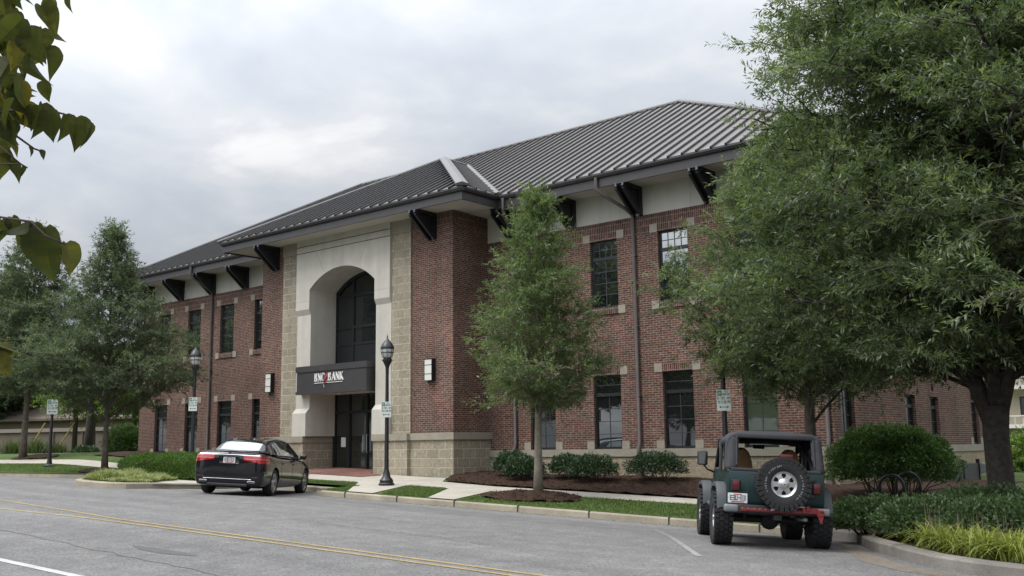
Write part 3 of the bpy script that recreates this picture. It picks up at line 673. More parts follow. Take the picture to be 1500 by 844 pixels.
roof_plane('roof_slope', [c0, c1, pa], (0,1,.5)); roof_plane('roof_slope', [c1, v1_, pb, pa], (-1,0,.5)); roof_plane('roof_slope', [v0_, c0, pa, pb], (1,0,.5))
def cap_(mb, a, b, w=.17, h=.085):
    a, b = V(a), V(b); d = (b-a).normalized(); s_ = d.cross(V((0,0,1))).normalized(); u_ = s_.cross(d)
    mb.prism([a+s_*w+u_*(h-.07), a+s_*w+u_*(h-.01), a+u_*(h+.05), a-s_*w+u_*(h-.01), a-s_*w+u_*(h-.07)], b-a)
for a, b in ((E1,RB),(E0,RA),(RA,RB),(c1,pa),(c0,pa),(pa,pb)):
    mb = MB(); cap_(mb, a, b, *((.20,.09) if a is c1 else (.06,.075))); obj('roof_cap', mb, 'roof_cap' if a in (c1, E1, RA) else 'dark_bronze', B)
for a in (v1_, v0_): mb = MB(); cap_(mb, a, pb, .13, .075); obj('valley_flashing', mb, 'roof_cap', B)

# ---- black brackets under the eaves
def bracket(cx0, yw, zt, depth, drop):
    y = yw; w = .17
    o = MB(); tri = [(cx0-w+.06, y, zt-drop+.12), (cx0-w+.06, y, zt-.004), (cx0-w+.06, y-depth+.06, zt-.004), (cx0-w+.06, y-depth+.06, zt-.10)]
    o.prism(tri, (2*w-.12, 0, 0))
    for s in (-1, 1):
        x = cx0+s*w-(.09 if s > 0 else 0)
        o.box((x, y-depth, zt-.14), (x+.09, y-.002, zt-.003))
        o.box((x, y-.16, zt-drop), (x+.09, y-.003, zt-.142))
        a, b = V((x+.004, y-depth+.05, zt-.15)), V((x+.004, y-.10, zt-drop+.06)); d = (b-a).normalized(); q = V((0, -d.z, d.y))*.07
        o.prism([a-q, b-q, b+q, a+q], (.082, 0, 0))
    br_ = obj('eave_bracket', o, 'black_bracket', B)
    for s in (-1, 1):
        x = cx0+s*w-(.09 if s > 0 else 0)
        obj('beam_end', MB().box((x+.012, y-depth-.012, zt-.13), (x+.078, y-depth+.001, zt-.035)), 'beam_end', br_); obj('beam_end', MB().box((x+.012, y-.172, zt-drop+.01), (x+.078, y-.159, zt-drop+.12)), 'beam_end', br_)
for x in (-21.75, -19.25, -16.70, -14.15, -11.7, -37.0, -39.5, -42.05, -44.6): bracket(x, YW, ZSOF, 1.02, .92)
for x in (-23.85, -32.5): bracket(x, YP, ZSOF+.02, 1.02, .92)
def side_bracket(y):
    o = MB(); o.prism([(XR+.002, y, ZSOF-.85), (XR+.002, y, ZSOF-.005), (XR+.95, y, ZSOF-.005), (XR+.95, y, ZSOF-.1)], (0, .3, 0)); obj('eave_bracket', o, 'black_bracket', B)
for y in (28.4, 32.8, 37.2): side_bracket(y)

# ---- windows
def window(T, u0, u1, v0, v1, cols=(4,2), rows=(2,4), split=.265, gl='glass_window', d=-.115):
    f = MB(); fw_ = .058
    f.boxT(T, (u0, v0, d-.05), (u0+fw_, v1, d+.02)); f.boxT(T, (u1-fw_, v0, d-.05), (u1, v1, d+.02))
    f.boxT(T, (u0+fw_, v0, d-.05), (u1-fw_, v0+.07, d+.018)); f.boxT(T, (u0+fw_, v1-fw_, d-.05), (u1-fw_, v1, d+.018))
    zs = v1-(v1-v0)*split
    f.boxT(T, (u0+fw_, zs-.05, d-.05), (u1-fw_, zs+.05, d+.035))
    w = obj('window', f, 'window_frame', B)
    p = MB(); p.boxT(T, (u0+fw_-.01, v0+.05, d-.04), (u1-fw_+.01, zs-.03, d-.015)); p.boxT(T, (u0+fw_-.01, zs+.03, d-.04), (u1-fw_+.01, v1-fw_+.01, d-.015))
    obj('pane', p, gl, w)
    g = MB(); t = .011
    for k, (z0, z1) in enumerate(((zs+.05, v1-fw_), (v0+.07, zs-.05))):
        n, r = cols[k], rows[k]
        for i in range(1, n): u = u0+fw_+(u1-u0-2*fw_)*i/n; g.boxT(T, (u-t, z0, d-.02), (u+t, z1, d-.003))
        for i in range(1, r): z = z0+(z1-z0)*i/r; g.boxT(T, (u0+fw_, z-t, d-.02), (u1-fw_, z+t, d-.004))
    obj('muntin', g, 'muntin', w)
    return w
def trim(w, T, u0, u1, v0, v1, lintel, sill, blocks=True):
    if lintel: obj('lintel', MB().boxT(T, (u0, v1, -.10), (u1, v1+.235, .012)), 'brick_soldier', w)
    if sill: obj('sill', MB().boxT(T, (u0, v0-.21, -.10), (u1, v0, .05)), 'brick_soldier', w)
    if blocks:
        for a, b in ((u0-.27, u0-.002), (u1+.002, u1+.27)):
            obj('end_block', MB().boxT(T, (a, v1-.01, -.05), (b, v1+.25, .02)), 'limestone', w)
            z0, z1 = (v0-.22, v0+.04) if sill else (v0+.002, v0+.24); obj('end_block', MB().boxT(T, (a, z0, -.05), (b, z1, .03 if sill else .02)), 'limestone', w)
for c in WIN_R+WIN_L:
    T = FR(YW)
    w = window(T, c-HW, c+HW, UZ0, UZ1); trim(w, T, c-HW, c+HW, UZ0, UZ1, False, True)
    w = window(T, c-HW, c+HW, LZ0, LZ1, cols=(1,2), rows=(2,4), gl='glass_blind' if c == WIN_R[3] else ('glass_mid' if c == WIN_R[1] else 'glass_low')); trim(w, T, c-HW, c+HW, LZ0, LZ1, True, False)
    if c == WIN_R[3]: w['label'] = 'ground-floor window with pale green blinds behind the jeep'
for h in SIDEW:
    big = h[3]-h[2] > 1.7
    w = window(SD(XR), *h, cols=(2,2) if big else (1,1), rows=(2,4) if big else (1,2), gl='glass_low'); trim(w, SD(XR), *h, not big, h[2] > 4, big)
# ---- glazed entrance: tall window above the canopy, doors below
yg = 25.44
def bars(mb, xs, zs, x0, x1, z0, z1, y0, y1, w=.045):
    for x in xs: mb.box((x-w, y0, z0), (x+w, y1, z1))
    for z in zs: mb.box((x0, y0+.004, z-w), (x1, y1-.004, z+w))
gx0, gx1 = PI0-.08, PI1+.08
def arch_z(x):
    t = max(-1, min(1, (x-cx_)/hw)); return ZSP+(ZAT-ZSP)*(1-t*t)**.46
f = MB(); bars(f, [gx0+.06, cx_-.82, cx_+.82, gx1-.06], [3.98, 4.62, 5.85], gx0, gx1, 3.0, 6.7, yg-.06, yg+.06, .05)
A = arch_pts(21); rows = [[(x, yg-.065, z) for x, z in A], [(cx_+(x-cx_)*.93, yg-.065, z-.13) for x, z in A]]
f.grid(rows); f.box((gx0, yg-.03, 3.05), (gx1, yg+.03, 3.98))
wa = obj('arched_window', f, 'window_frame', B); wa['label'] = 'tall arched window in the recess above the canopy'
p = MB(); n_ = 20
for i in range(n_):
    a = gx0+(gx1-gx0)*i/n_; b = gx0+(gx1-gx0)*(i+1)/n_
    pass
p.box((gx0, yg-.012, 3.98), (gx1, yg+.012, 6.9))
obj('pane', p, 'glass_arch', wa)
f = MB(); d0, d1 = PI0-.2, PI1+.2
bars(f, [d0+.16, cx_-1.02, cx_-.02, cx_+.98, d1-.16], [1.42, 2.12, -.86], d0, d1, -.95, 2.2, yg-.05, yg+.07, .05)
for x in (cx_-1.02, cx_+.98): f.box((x-.07, yg-.055, -.95), (x+.07, yg+.06, 1.42))
de = obj('entrance_door', f, 'window_frame', B); de['label'] = 'dark glazed double entrance door under the canopy'
obj('pane', MB().box((d0, yg+.01, -.9), (d1, yg+.03, 2.15)), 'glass_low', de)
h_ = MB()
for x in (cx_-.12, cx_+.08): h_.tube([(x, yg-.06, -.1), (x, yg-.12, -.08), (x, yg-.12, .55), (x, yg-.06, .57)], .016)
obj('handle', h_, 'galvanised', de)
obj('notice', MB().box((cx_-1.48, yg-.004, .12), (cx_-1.22, yg+.004, .48)), 'paper', de)
# canopy with its lettering
CX0, CX1, CY = -30.72, -26.80, 23.86
f = MB(); f.box((CX0+.05, CY+.03, 2.10), (CX1-.0, 25.42, 3.02)); f.box((CX0, CY, 2.88), (CX1+.035, 25.40, 3.10)); f.box((CX0+.01, CY+.01, 2.06), (CX1+.015, CY+.2, 2.17))
f.box((CX1-.19, CY+.2, 2.06), (CX1+.014, 25.40, 2.17)); f.box((CX0+.012, CY+.2, 2.06), (CX0+.2, 25.4, 2.17))
cano = obj('entrance_canopy', f, 'dark_bronze', B)
f = MB()
for x in (cx_-.6, cx_+.9): f.lathe([(.085, 2.05), (.085, 2.095)], (x, 24.6, 0), 'z', 14)
f.box((CX0+.2, CY+.2, 2.085), (CX1-.2, 25.39, 2.098)); obj('canopy_ceiling', f, 'soffit', cano)
GL = {}
def stroke(a, b, w): 
    d = V((b[0]-a[0], b[1]-a[1])); d.normalize(); q = V((-d.y, d.x))*w/2
    return [(a[0]-q.x, a[1]-q.y), (b[0]-q.x, b[1]-q.y), (b[0]+q.x, b[1]+q.y), (a[0]+q.x, a[1]+q.y)]
def arcp(cx0, cy0, rx_, ry_, a0, a1, w, n=9):
    """bowl with a thick middle: list of quads"""
    Q = []
    for i in range(n):
        t0, t1 = R(a0+(a1-a0)*i/n), R(a0+(a1-a0)*(i+1)/n)
        p = lambda t: ((cx0+rx_*math.cos(t), cy0+ry_*math.sin(t)), (cx0+(rx_-w*abs(math.cos(t))-.03)*math.cos(t), cy0+(ry_-.045-w*.15)*math.sin(t)))
        (a, b), (c, d) = p(t0), p(t1); Q.append([a, c, d, b])
    return Q
sf = lambda x, y, w=.13: [(x-w, y-.03), (x+w, y-.03), (x+w, y+.03), (x-w, y+.03)]
GL['B'] = [stroke((.16,0),(.16,1),.17), sf(.12,.03), sf(.12,.97), [(.2,.94),(.36,.94),(.36,1),(.2,1)], [(.2,.48),(.38,.48),(.38,.54),(.2,.54)], [(.2,0),(.38,0),(.38,.06),(.2,.06)]]+arcp(.34,.755,.25,.245,-90,90,.13)+arcp(.36,.27,.30,.27,-90,90,.14)
GL['N'] = [stroke((.12,0),(.12,1),.06), stroke((.12,.96),(.66,.04),.17), stroke((.66,0),(.66,1),.06), sf(.12,.03,.12), sf(.08,.97,.10), sf(.66,.97,.12)]
GL['C'] = arcp(.42,.5,.37,.51,50,310,.16,16)+[[(.62,.72),(.70,.72),(.70,.98),(.64,.92)], [(.62,.12),(.68,.08),(.70,.26),(.64,.24)]]
GL['A'] = [stroke((.10,0),(.38,1),.065), stroke((.38,1),(.68,0),.18), [(.2,.30),(.56,.30),(.56,.36),(.2,.36)], sf(.08,.03,.12), sf(.68,.03,.15)]
GL['K'] = [stroke((.16,0),(.16,1),.17), sf(.16,.03,.15), sf(.16,.97,.15), stroke((.22,.42),(.62,.97),.065), stroke((.30,.55),(.66,.03),.18), sf(.62,.97,.11), sf(.68,.03,.14)]
f = MB(); H_ = .30
def word(s, x, z, h, k=.80):
    for ch in s:
        for q in GL[ch]: f.prism([(x+a*h*k, CY+.029, z+b*h) for a, b in q], (0, -.03, 0))
        x += h*k*(.80 if ch != 'K' else .8)
    return x
word('BNC', -29.62, 2.50, H_, .82); word('BANK', -28.86, 2.50, H_, .90)
f.box((-29.62, CY+.005, 2.435), (-28.05, CY+.029, 2.452))
obj('lettering', f, 'white_letter', cano)
f = MB(); f.prism([(x, CY+.029, z) for x, z in ((-29.06,2.42),(-28.98,2.44),(-28.88,2.56),(-28.84,2.70),(-28.86,2.86),(-28.95,2.82),(-29.03,2.72),(-29.07,2.58))], (0, -.035, 0)); obj('emblem', f, 'red_emblem', cano)
f = MB()
for q in (stroke((-29.13,2.50),(-28.90,2.74),.035), stroke((-29.10,2.44),(-29.04,2.26),.05), stroke((-28.92,2.44),(-28.82,2.62),.03)): f.prism([(x, CY-.007, z) for x, z in q], (0, .03, 0))
obj('emblem_stem', f, 'grey_emblem', cano)

# ---- wall lamps, downspouts
def wall_lamp(cx0):
    y = YP; l = MB(); x0, x1, z0, z1 = cx0-.19, cx0+.19, 2.27, 2.98
    l.box((x0+.03, y-.17, z0), (x1-.03, y-.02, z1))
    w = obj('wall_lamp', l, 'lamp_white', B)
    f = MB(); f.box((x0, y-.03, z0-.03), (x1, y-.001, z1+.03))
    for z in (z0-.012, z0+.21, z1-.2, z1-.012): f.box((x0+.012, y-.18, z), (x1-.012, y-.0305, z+.014))
    for x in (x0+.016, x1-.026): f.box((x, y-.178, z0), (x+.010, y-.035, z1))
    obj('lamp_frame', f, 'black_iron', w)
for x in (-23.93, -32.68): wall_lamp(x)
def downspout(pts, r=.055):
    mb = MB(); mb.tube(pts, r, 10)
    for z in (1.5, 3.6, 5.8):
        if pts[-1][2] < z: mb.box((pts[-1][0]-.075, YW-.13, z), (pts[-1][0]+.075, YW-.001, z+.04))
    mb.box((pts[-1][0]-.08, pts[-1][1]-.08, pts[-1][2]-.25), (pts[-1][0]+.08, pts[-1][1]+.08, pts[-1][2]+.1))
    obj('downspout', mb, 'downspout_metal', B, smooth=40)
for x0, x, zb in ((-17.5,-16.86,-.75), (-21.28,-21.72,-.9), (-39.7,-39.5,-.75), (-10.75,-10.98,-1.0)):
    pts = [(x0,YE-.06,8.2),(x0,YE-.06,7.83),(x0+(x-x0)*.25,YE+.1,7.66),(x0+(x-x0)*.8,YW-.28,7.28),(x,YW-.075,7.08),(x,YW-.075,.12),(x,YW-.16,-.08),(x,YW-.16,-.32),(x,YW-.14,zb)]
    downspout(pts)
mb = MB(); mb.tube([(PE0+.4,YE+.1,7.9),(PE0+.5,YE+.15,7.6),(PE0+.9,YW-.4,7.45),(XPL+.05,YW-.35,7.4)], .05, 8); obj('downspout', mb, 'downspout_metal', B, smooth=40)
mb = MB(); mb.tube([(XR+.1,YB-.1,8.1),(XR+.12,YB-.1,-.1),(XR+.2,YB-.1,-.2),(XR+.2,YB-.1,-1.6)], .06, 10); obj('downspout', mb, 'galvanised', B, smooth=40)
# ------------------------------------------------------------------ vehicles
def wheel(parent, x, y, z, R0, W0, rr_, side, knobby=False, spokes=5, rimmat='alloy', slots=0, name='wheel'):
    """a wheel is a tyre (the part) with rim and brake disc as sub-parts; side = +1 outside towards +x"""
    t = MB(); s = side; h = W0/2
    prof = [(rr_-.01, -h*.80), (rr_+.02, -h*.96), (rr_+(R0-rr_)*.55, -h), (R0-.03, -h*.93), (R0-.006, -h*.72), (R0, -h*.3), (R0, h*.3), (R0-.006, h*.72), (R0-.03, h*.93), (rr_+(R0-rr_)*.55, h), (rr_+.02, h*.96), (rr_-.01, h*.80), (rr_-.01, -h*.80)]
    t.lathe(prof, (0,0,0), 'x', 40, cap=False)
    if knobby:
        n = 30
        for i in range(n):
            a = 2*math.pi*i/n
            for k, (x0, x1) in enumerate(((-h*1.02, -h*.55), (-h*.45, -h*.03), (h*.05, h*.47), (h*.55, h*1.02))):
                aa = a+(.5*2*math.pi/n if k % 2 else 0)
                M = Matrix.Rotation(aa, 4, 'X'); b = MB(); b.box((x0, -.030, R0-.03), (x1, .030, R0+.014))
                if k in (0, 3): b.box((x0 if k == 0 else x1-.03, -.026, R0-.075), ((x0+.03) if k == 0 else x1, .026, R0-.02))
                b.xf(M); t.add(b.v, b.f)
    M0 = Matrix.Translation((x, y, z))
    t.xf(M0); w = obj(name, t, 'rubber', parent, smooth=40)
    r = MB(); o_ = h*.80*s
    r.lathe([(rr_-.012, -h*.8*s), (rr_-.012, o_), (rr_+.012, o_+.012*s), (rr_+.012, o_-.0*s), (rr_-.035, o_-.03*s), (rr_-.04, -h*.6*s)], (0,0,0), 'x', 40, cap=False)
    if slots:
        # a dished steel/alloy wheel with round holes: ring, hub and webs between the holes
        r.lathe([(rr_-.02, o_-.03*s), (rr_*.80, o_-.045*s), (rr_*.80, o_-.07*s), (rr_-.02, o_-.06*s)], (0,0,0), 'x', 40, cap=False)
        r.lathe([(rr_*.44, o_-.055*s), (rr_*.44, o_-.025*s), (rr_*.30, o_-.008*s), (rr_*.22, o_+.0*s), (rr_*.20, o_+.02*s), (0.01, o_+.026*s)], (0,0,0), 'x', 24, cap=False)
        for i in range(slots):
            a = 2*math.pi*(i+.5)/slots; b = MB(); wd = rr_*.165
            b.prism([(o_-.05*s, -wd*1.35, rr_*.40), (o_-.05*s, wd*1.35, rr_*.40), (o_-.045*s, wd, rr_*.6), (o_-.055*s, wd*1.7, rr_*.84), (o_-.055*s, -wd*1.7, rr_*.84), (o_-.045*s, -wd, rr_*.6)], (.022*s, 0, 0)); b.xf(Matrix.Rotation(a, 4, 'X')); r.add(b.v, b.f)
            bb = MB(); bb.lathe([(.012, o_), (.012, o_+.012*s)], (0, 0, rr_*.36), 'x', 6); bb.xf(Matrix.Rotation(2*math.pi*i/slots, 4, 'X')); 
    else:
        r.lathe([(rr_*.30, o_-.05*s), (rr_*.28, o_-.015*s), (.01, o_-.01*s)], (0,0,0), 'x', 20, cap=False)
        for i in range(spokes):
            for da in (-.17, .17):
                a = 2*math.pi*i/spokes; b = MB()
                b.prism([(o_-.045*s, -.022, rr_*.16), (o_-.045*s, .022, rr_*.16), (o_-.03*s, .016, rr_*.97), (o_-.03*s, -.016, rr_*.97)], (.022*s, 0, 0)); b.xf(Matrix.Rotation(a+da, 4, 'X')); r.add(b.v, b.f)
    r.xf(M0); obj('rim', r, rimmat, w, smooth=35)
    d = MB(); d.lathe([(rr_*.93, o_-.10*s), (rr_*.93, o_-.115*s)], (0,0,0), 'x', 24); d.xf(M0); obj('brake_disc', d, 'black_plastic', w)
    return w

def pchip(xs, ys, x): return np.interp(x, xs, ys)
def smooth_interp(keys, y):
    """cubic through the key stations (Catmull-Rom, limited)"""
    ks = np.array(keys, float); xs = ks[:, 0]; i = int(np.clip(np.searchsorted(xs, y)-1, 0, len(xs)-2))
    h = xs[i+1]-xs[i]; t = (y-xs[i])/h; out_ = []
    for c in range(1, ks.shape[1]):
        v = ks[:, c]; d = (v[i+1]-v[i])/h
        def slope(j):
            if j == 0 or j == len(xs)-1: return (v[min(j+1, len(xs)-1)]-v[max(j-1, 0)])/(xs[min(j+1, len(xs)-1)]-xs[max(j-1, 0)])
            a, b = (v[j]-v[j-1])/(xs[j]-xs[j-1]), (v[j+1]-v[j])/(xs[j+1]-xs[j]); return 0 if a*b <= 0 else 2*a*b/(a+b)
        m0, m1 = slope(i), slope(i+1)
        out_.append((2*t**3-3*t*t+1)*v[i]+(t**3-2*t*t+t)*h*m0+(-2*t**3+3*t*t)*v[i+1]+(t**3-t*t)*h*m1)
    return out_
def boolean_cut(o, cutters):
    for c in cutters: c.parent = o.parent
    bpy.context.view_layer.update()
    for c in cutters:
        md = o.modifiers.new('cut', 'BOOLEAN'); md.object = c; md.operation = 'DIFFERENCE'; md.solver = 'EXACT'
    dg = bpy.context.evaluated_depsgraph_get(); dg.update(); me = bpy.data.meshes.new_from_object(o.evaluated_get(dg)); o.modifiers.clear(); old = o.data; o.data = me
    for c in cutters: bpy.data.objects.remove(c)
def tmp(mb):
    me = bpy.data.meshes.new('tmp'); me.from_pydata([tuple(v) for v in mb.v], [], mb.f)
    bm = bmesh.new(); bm.from_mesh(me); bmesh.ops.recalc_face_normals(bm, faces=bm.faces[:]); bm.to_mesh(me); bm.free()
    o = bpy.data.objects.new('tmp', me); COL.objects.link(o); return o

def plate(parent, name, c, w, h, nrm_y=-1, label=None):
    """licence plate: white plate, red lower picture band, dark characters; c = centre, faces -y"""
    x, y, z = c; mb = MB(); mb.rbox((x-w/2, y-.004, z-h/2), (x+w/2, y+.004, z+h/2), .004, 1); o = obj(name, mb, 'plate_white', parent)
    f = MB(); f.box((x-w*.32, y-.006, z-h*.42), (x+w*.32, y-.0045, z-h*.30)); f.box((x-w*.2, y-.006, z+h*.33), (x+w*.2, y-.0045, z+h*.43)); obj('plate_band', f, 'plate_red', o)
    f = MB(); n = 6
    for i in range(n):
        u = x-w*.40+w*.80*(i+.5)/n; a = w*.045
        if i == 3: f.lathe([(a*.9, -.006), (a*.9, -.0045)], (u, y, z+h*.03), 'y', 10); continue
        for seg in ((0,1,1,1),(0,0,1,0),(0,.5,1,.5),(0,0,0,1),(1,0,1,1)):
            if (i*7+int(seg[0]*3+seg[1]*5+seg[3]*2)) % 4 == 1: continue
            x0, z0, x1, z1 = u-a+2*a*seg[0], z-h*.18+h*.42*seg[1], u-a+2*a*seg[2], z-h*.18+h*.42*seg[3]
            f.box((x0-.005, y-.006, z0-.006), (x1+.005, y-.0045, z1+.006))
    obj('plate_characters', f, 'plate_red' if name == 'license_plate' and w < .3 else 'ink', o)
    return o

# ---- the black sedan (frame: +y is forward, origin on the ground midway between the axles)
def sedan(loc, heading, tilt):
    C = thing('parked_car', 'black saloon car angle-parked at the kerb by the bank entrance', 'car', loc, local=True)
    YR_, YF_ = -1.56, 1.53; RW = .345
    keys = [  # y, half width, bottom, shoulder z, centre top z
        (-2.56, .70, .38, .88, .92), (-2.545, .80, .30, .965, 1.02), (-2.50, .87, .25, 1.03, 1.085), (-2.40, .908, .225, 1.055, 1.12), (-2.1, .935, .21, 1.05, 1.13), (-1.6, .95, .20, 1.03, 1.12),
        (-.9, .953, .195, 1.0, 1.05), (.2, .953, .195, .985, 1.02), (1.1, .95, .195, .955, 1.0), (1.6, .94, .20, .90, .955), (2.05, .905, .21, .80, .865), (2.35, .83, .23, .70, .76), (2.50, .70, .29, .62, .66), (2.545, .52, .36, .56, .58)]
    ring_ = [(0, 0), (.78, 0), (.90, .03), (.965, .14), (.992, .30), (1.0, .46), (.996, .60), (.985, .70), (.972, .80), (.955, .90), (.925, .97), (.86, 1.0)]
    ys = sorted(set(lin(-2.56, -2.3, 14)+lin(-2.3, 2.2, 46)+lin(2.2, 2.545, 16)))
    rows = []
    for y in ys:
        w, zb, zs, zt = smooth_interp(keys, y); half = [(w*a, zb+(zs-zb)*b) for a, b in ring_]
        k = 6
        half += [(w*.86*(1-(i/k)), zs+(zt-zs)*math.sin(math.pi/2*(i/k)**.8)) for i in range(1, k+1)]
        full = half+[(-a, b) for a, b in half[::-1][1:]][:-1]
        rows.append([(a, y, b) for a, b in full])
    m = MB(); n = len(rows[0])
    for r in rows: m.v += r
    for i in range(len(rows)-1):
        for j in range(n): m.f.append((i*n+j, i*n+(j+1) % n, (i+1)*n+(j+1) % n, (i+1)*n+j))
    m.f += [tuple(range(n)), tuple(range(n*(len(rows)-1), n*len(rows)))[::-1]]; m.mi = [0]*len(m.f)
    body = obj('body', m, 'sedan_paint', C, smooth=True)
    cut_ = []
    for y in (YR_, YF_):
        for s in (-1, 1): cut_.append(tmp(MB().lathe([(.385, s*.60), (.385, s*1.2)], (0, y, RW+.01), 'x', 40)))
    cut_.append(tmp(MB().rbox((-.27, -2.7, .79), (.27, -2.515, .965), .03, 2)))
    n0 = len(body.data.vertices); boolean_cut(body, cut_); print('boolean', n0, len(body.data.vertices)); body.data.set_sharp_from_angle(angle=R(42))
    # greenhouse
    gk = [  # y, roof z, half width at the roof edge, base half width, base z
        (-1.98, 1.115, .70, .74, 1.10), (-1.80, 1.175, .665, .80, 1.07), (-1.45, 1.345, .61, .85, 1.04), (-1.05, 1.445, .575, .872, 1.0), (-.6, 1.502, .575, .88, .995), (-.1, 1.522, .58, .885, .985), (.35, 1.50, .585, .885, .975), (.75, 1.40, .60, .875, .965), (1.15, 1.20, .635, .85, .96), (1.5, 1.01, .68, .80, .955)]
    def gh(y, t):
        """t in 0..1 from the belt line over the side to the roof centre; -t on the other side"""
        zt, wt, wb, zb = smooth_interp(gk, y); s = 1 if t >= 0 else -1; t = abs(t)
        if t < .55:
            q = t/.55; x = wb+(wt-wb)*(q**1.25); z = zb+(zt-.055-zb)*q
        else:
            q = (t-.55)/.45; x = wt*(1-q); z = zt-.055+.055*math.sin(math.pi/2*q**.55)
        return V((s*x, y, max(z, zb)))
    def gn(y, t):
        a = gh(min(y+.02, 1.49), t)-gh(max(y-.02, -1.97), t); b = gh(y, t+.01 if abs(t+.01) <= 1 else t)-gh(y, t-.01 if abs(t-.01) <= 1 else t)
        n_ = a.cross(b); p = gh(y, t)
        if n_.length < 1e-9: return V((0,0,1))
        n_.normalize(); return n_ if n_.dot(V((p.x, p.y*.3, p.z-.7))) > 0 else -n_
    def patch(ya, yb, ta, tb, off, ny=14, nt_=12, trim=None):
        P = []
        for i in range(ny+1):
            r = []
            for j in range(nt_+1):
                u, v = i/ny, j/nt_; y = ya(v)+(yb(v)-ya(v))*u if callable(ya) else ya+(yb-ya)*u
                t0 = ta(u) if callable(ta) else ta; t1 = tb(u) if callable(tb) else tb; t = t0+(t1-t0)*v
                r.append(gh(y, t)+gn(y, t)*off)
            P.append(r)
        return MB().grid(P)
    P = [[gh(y, t) for t in [k/24 for k in range(0, 25)]+[-(24-k)/24 for k in range(1, 25)]] for y in lin(-1.98, 1.5, 50)]
    obj('roof', MB().grid(P), 'sedan_paint', C, smooth=True)
    def slab(y0, y1, t0, t1, off, **k): return patch(lambda v: y0, lambda v: y1, t0, t1, off, **k)
    rg = MB()
    g1 = patch(lambda v: -1.90+.10*(2*v-1)**2, lambda v: -.98+.03*(2*v-1)**2, lambda u: .62+.04*(1-u), lambda u: 1.0, .006, 14, 12); rg.add(g1.v, g1.f)
    g1 = patch(lambda v: -1.90+.10*(2*v-1)**2*0+.0, lambda v: -.98, lambda u: -(.62+.04*(1-u)), lambda u: -1.0, .006, 14, 12)
    rg = MB()
    for s in (1, -1):
        P = []
        for i in range(15):
            u = i/14; r = []
            for j in range(13):
                q = j/12; t = s*(.60+.05*(1-u)+(1-.60-.05*(1-u))*q); e_ = (1-q)
                y = (-1.93+.09*e_**2)+((-.95+.04*e_**2)-(-1.93+.09*e_**2))*u
                r.append(gh(y, t)+gn(y, t)*.006)
            P.append(r)
        rg.grid(P)
    obj('rear_window', rg, 'rear_glass', C, smooth=True)
    ws = MB()
    for s in (1, -1):
        P = [[gh(.55+.9*i/10, s*(.62+.38*j/8))+gn(.55+.9*i/10, s*(.62+.38*j/8))*.006 for j in range(9)] for i in range(11)]; ws.grid(P)
    obj('windscreen', ws, 'car_glass', C, smooth=True)
    for s in (1, -1):
        def sp(y, q, off=.006):
            t = s*(.07+(.49-.07)*q); return gh(y, t)+gn(y, t)*off
        def sidewin(name, ya0, ya1, yb0, yb1):       # ya: rear edge bottom/top; yb: front edge bottom/top
            P = [[sp((ya0+(ya1-ya0)*q)+((yb0+(yb1-yb0)*q)-(ya0+(ya1-ya0)*q))*i/10, q) for q in [k/6 for k in range(7)]] for i in range(11)]
            return obj(name, MB().grid(P), 'car_glass', C, smooth=True)
        sidewin('side_window', -1.50, -1.08, -1.02, -.93); sidewin('side_window', -.96, -.90, -.02, -.06); sidewin('side_window', .06, .02, 1.02, .50)
        fr = MB(); ln = [sp(y, q, .012) for y, q in [(-1.58,-.05),(-1.35,.45),(-1.12,.98),(-.9,1.06),(-.3,1.06),(.2,1.06),(.5,1.02),(.8,.55),(1.08,-.03)]]
        fr.tube(ln, .011, 6); fr.tube([sp(y, -.06, .010) for y in lin(-1.58, 1.08, 12)], .012, 6); obj('window_trim', fr, 'black_plastic', C, smooth=True)
        mir = MB(); mir.rbox((.93*s if s > 0 else -1.13, .72, .98), (1.13 if s > 0 else -.93, .86, 1.115), .045, 3); mir.rbox((.86 if s > 0 else -.96, .76, .97), (.96 if s > 0 else -.86, .84, 1.02), .015, 1); obj('mirror', mir, 'sedan_paint', C, smooth=50)
        def bx(y, zf):      # body side surface point
            w, zb, zs, zt = smooth_interp(keys, y); a = np.interp(zf, [b for _, b in ring_], [a for a, _ in ring_]); return (w*a, zb+(zs-zb)*zf)
        seam = MB()
        for y in (-1.02, .02, 1.08):
            pts = [V((s*(bx(y, f_)[0]+.001), y+(0 if f_ > .35 else (0.0)), bx(y, f_)[1])) for f_ in lin(.14, .95, 9)]; seam.tube(pts, .005, 4)
        obj('door_seam', seam, 'ink', C)
        for y in (-.82, .22):
            hx, hz = bx(y, .80); hd = MB(); hd.rbox((s*hx-.012, y-.11, hz-.018), (s*hx+.022, y+.11, hz+.018), .01, 2); obj('door_handle', hd, 'sedan_paint', C, smooth=True)
        # tail light: a patch of the tail surface that wraps round the corner
        def contour(z):
            pts = []
            for y in lin(-2.56, -2.0, 113):
                w, zb, zs, zt = smooth_interp(keys, y)
                if z <= zs: pts.append((w*np.interp((z-zb)/(zs-zb), [b for _, b in ring_], [a for a, _ in ring_]), y))
                elif z < zt: pts.append((w*.86*(1-(math.asin((z-zs)/(zt-zs))*2/math.pi)**1.25), y))
            return [(0, pts[0][1])]+pts
        def onbody(z, u):
            p = contour(z); d = [0]
            for q, r in zip(p[:-1], p[1:]): d.append(d[-1]+math.dist(q, r))
            x, y = np.interp(u, d, [q[0] for q in p]), np.interp(u, d, [q[1] for q in p]); u2_ = u+.02; x2, y2 = np.interp(u2_, d, [q[0] for q in p]), np.interp(u2_, d, [q[1] for q in p])
            n_ = V((y2-y, -(x2-x), 0)); n_ = -n_.normalized() if n_.length > 0 else V((0,-1,0)); n_ = n_ if n_.y < 0.2 and (n_.x > 0 or abs(n_.x) < .3) else -n_
            return V((x, y, z)), n_
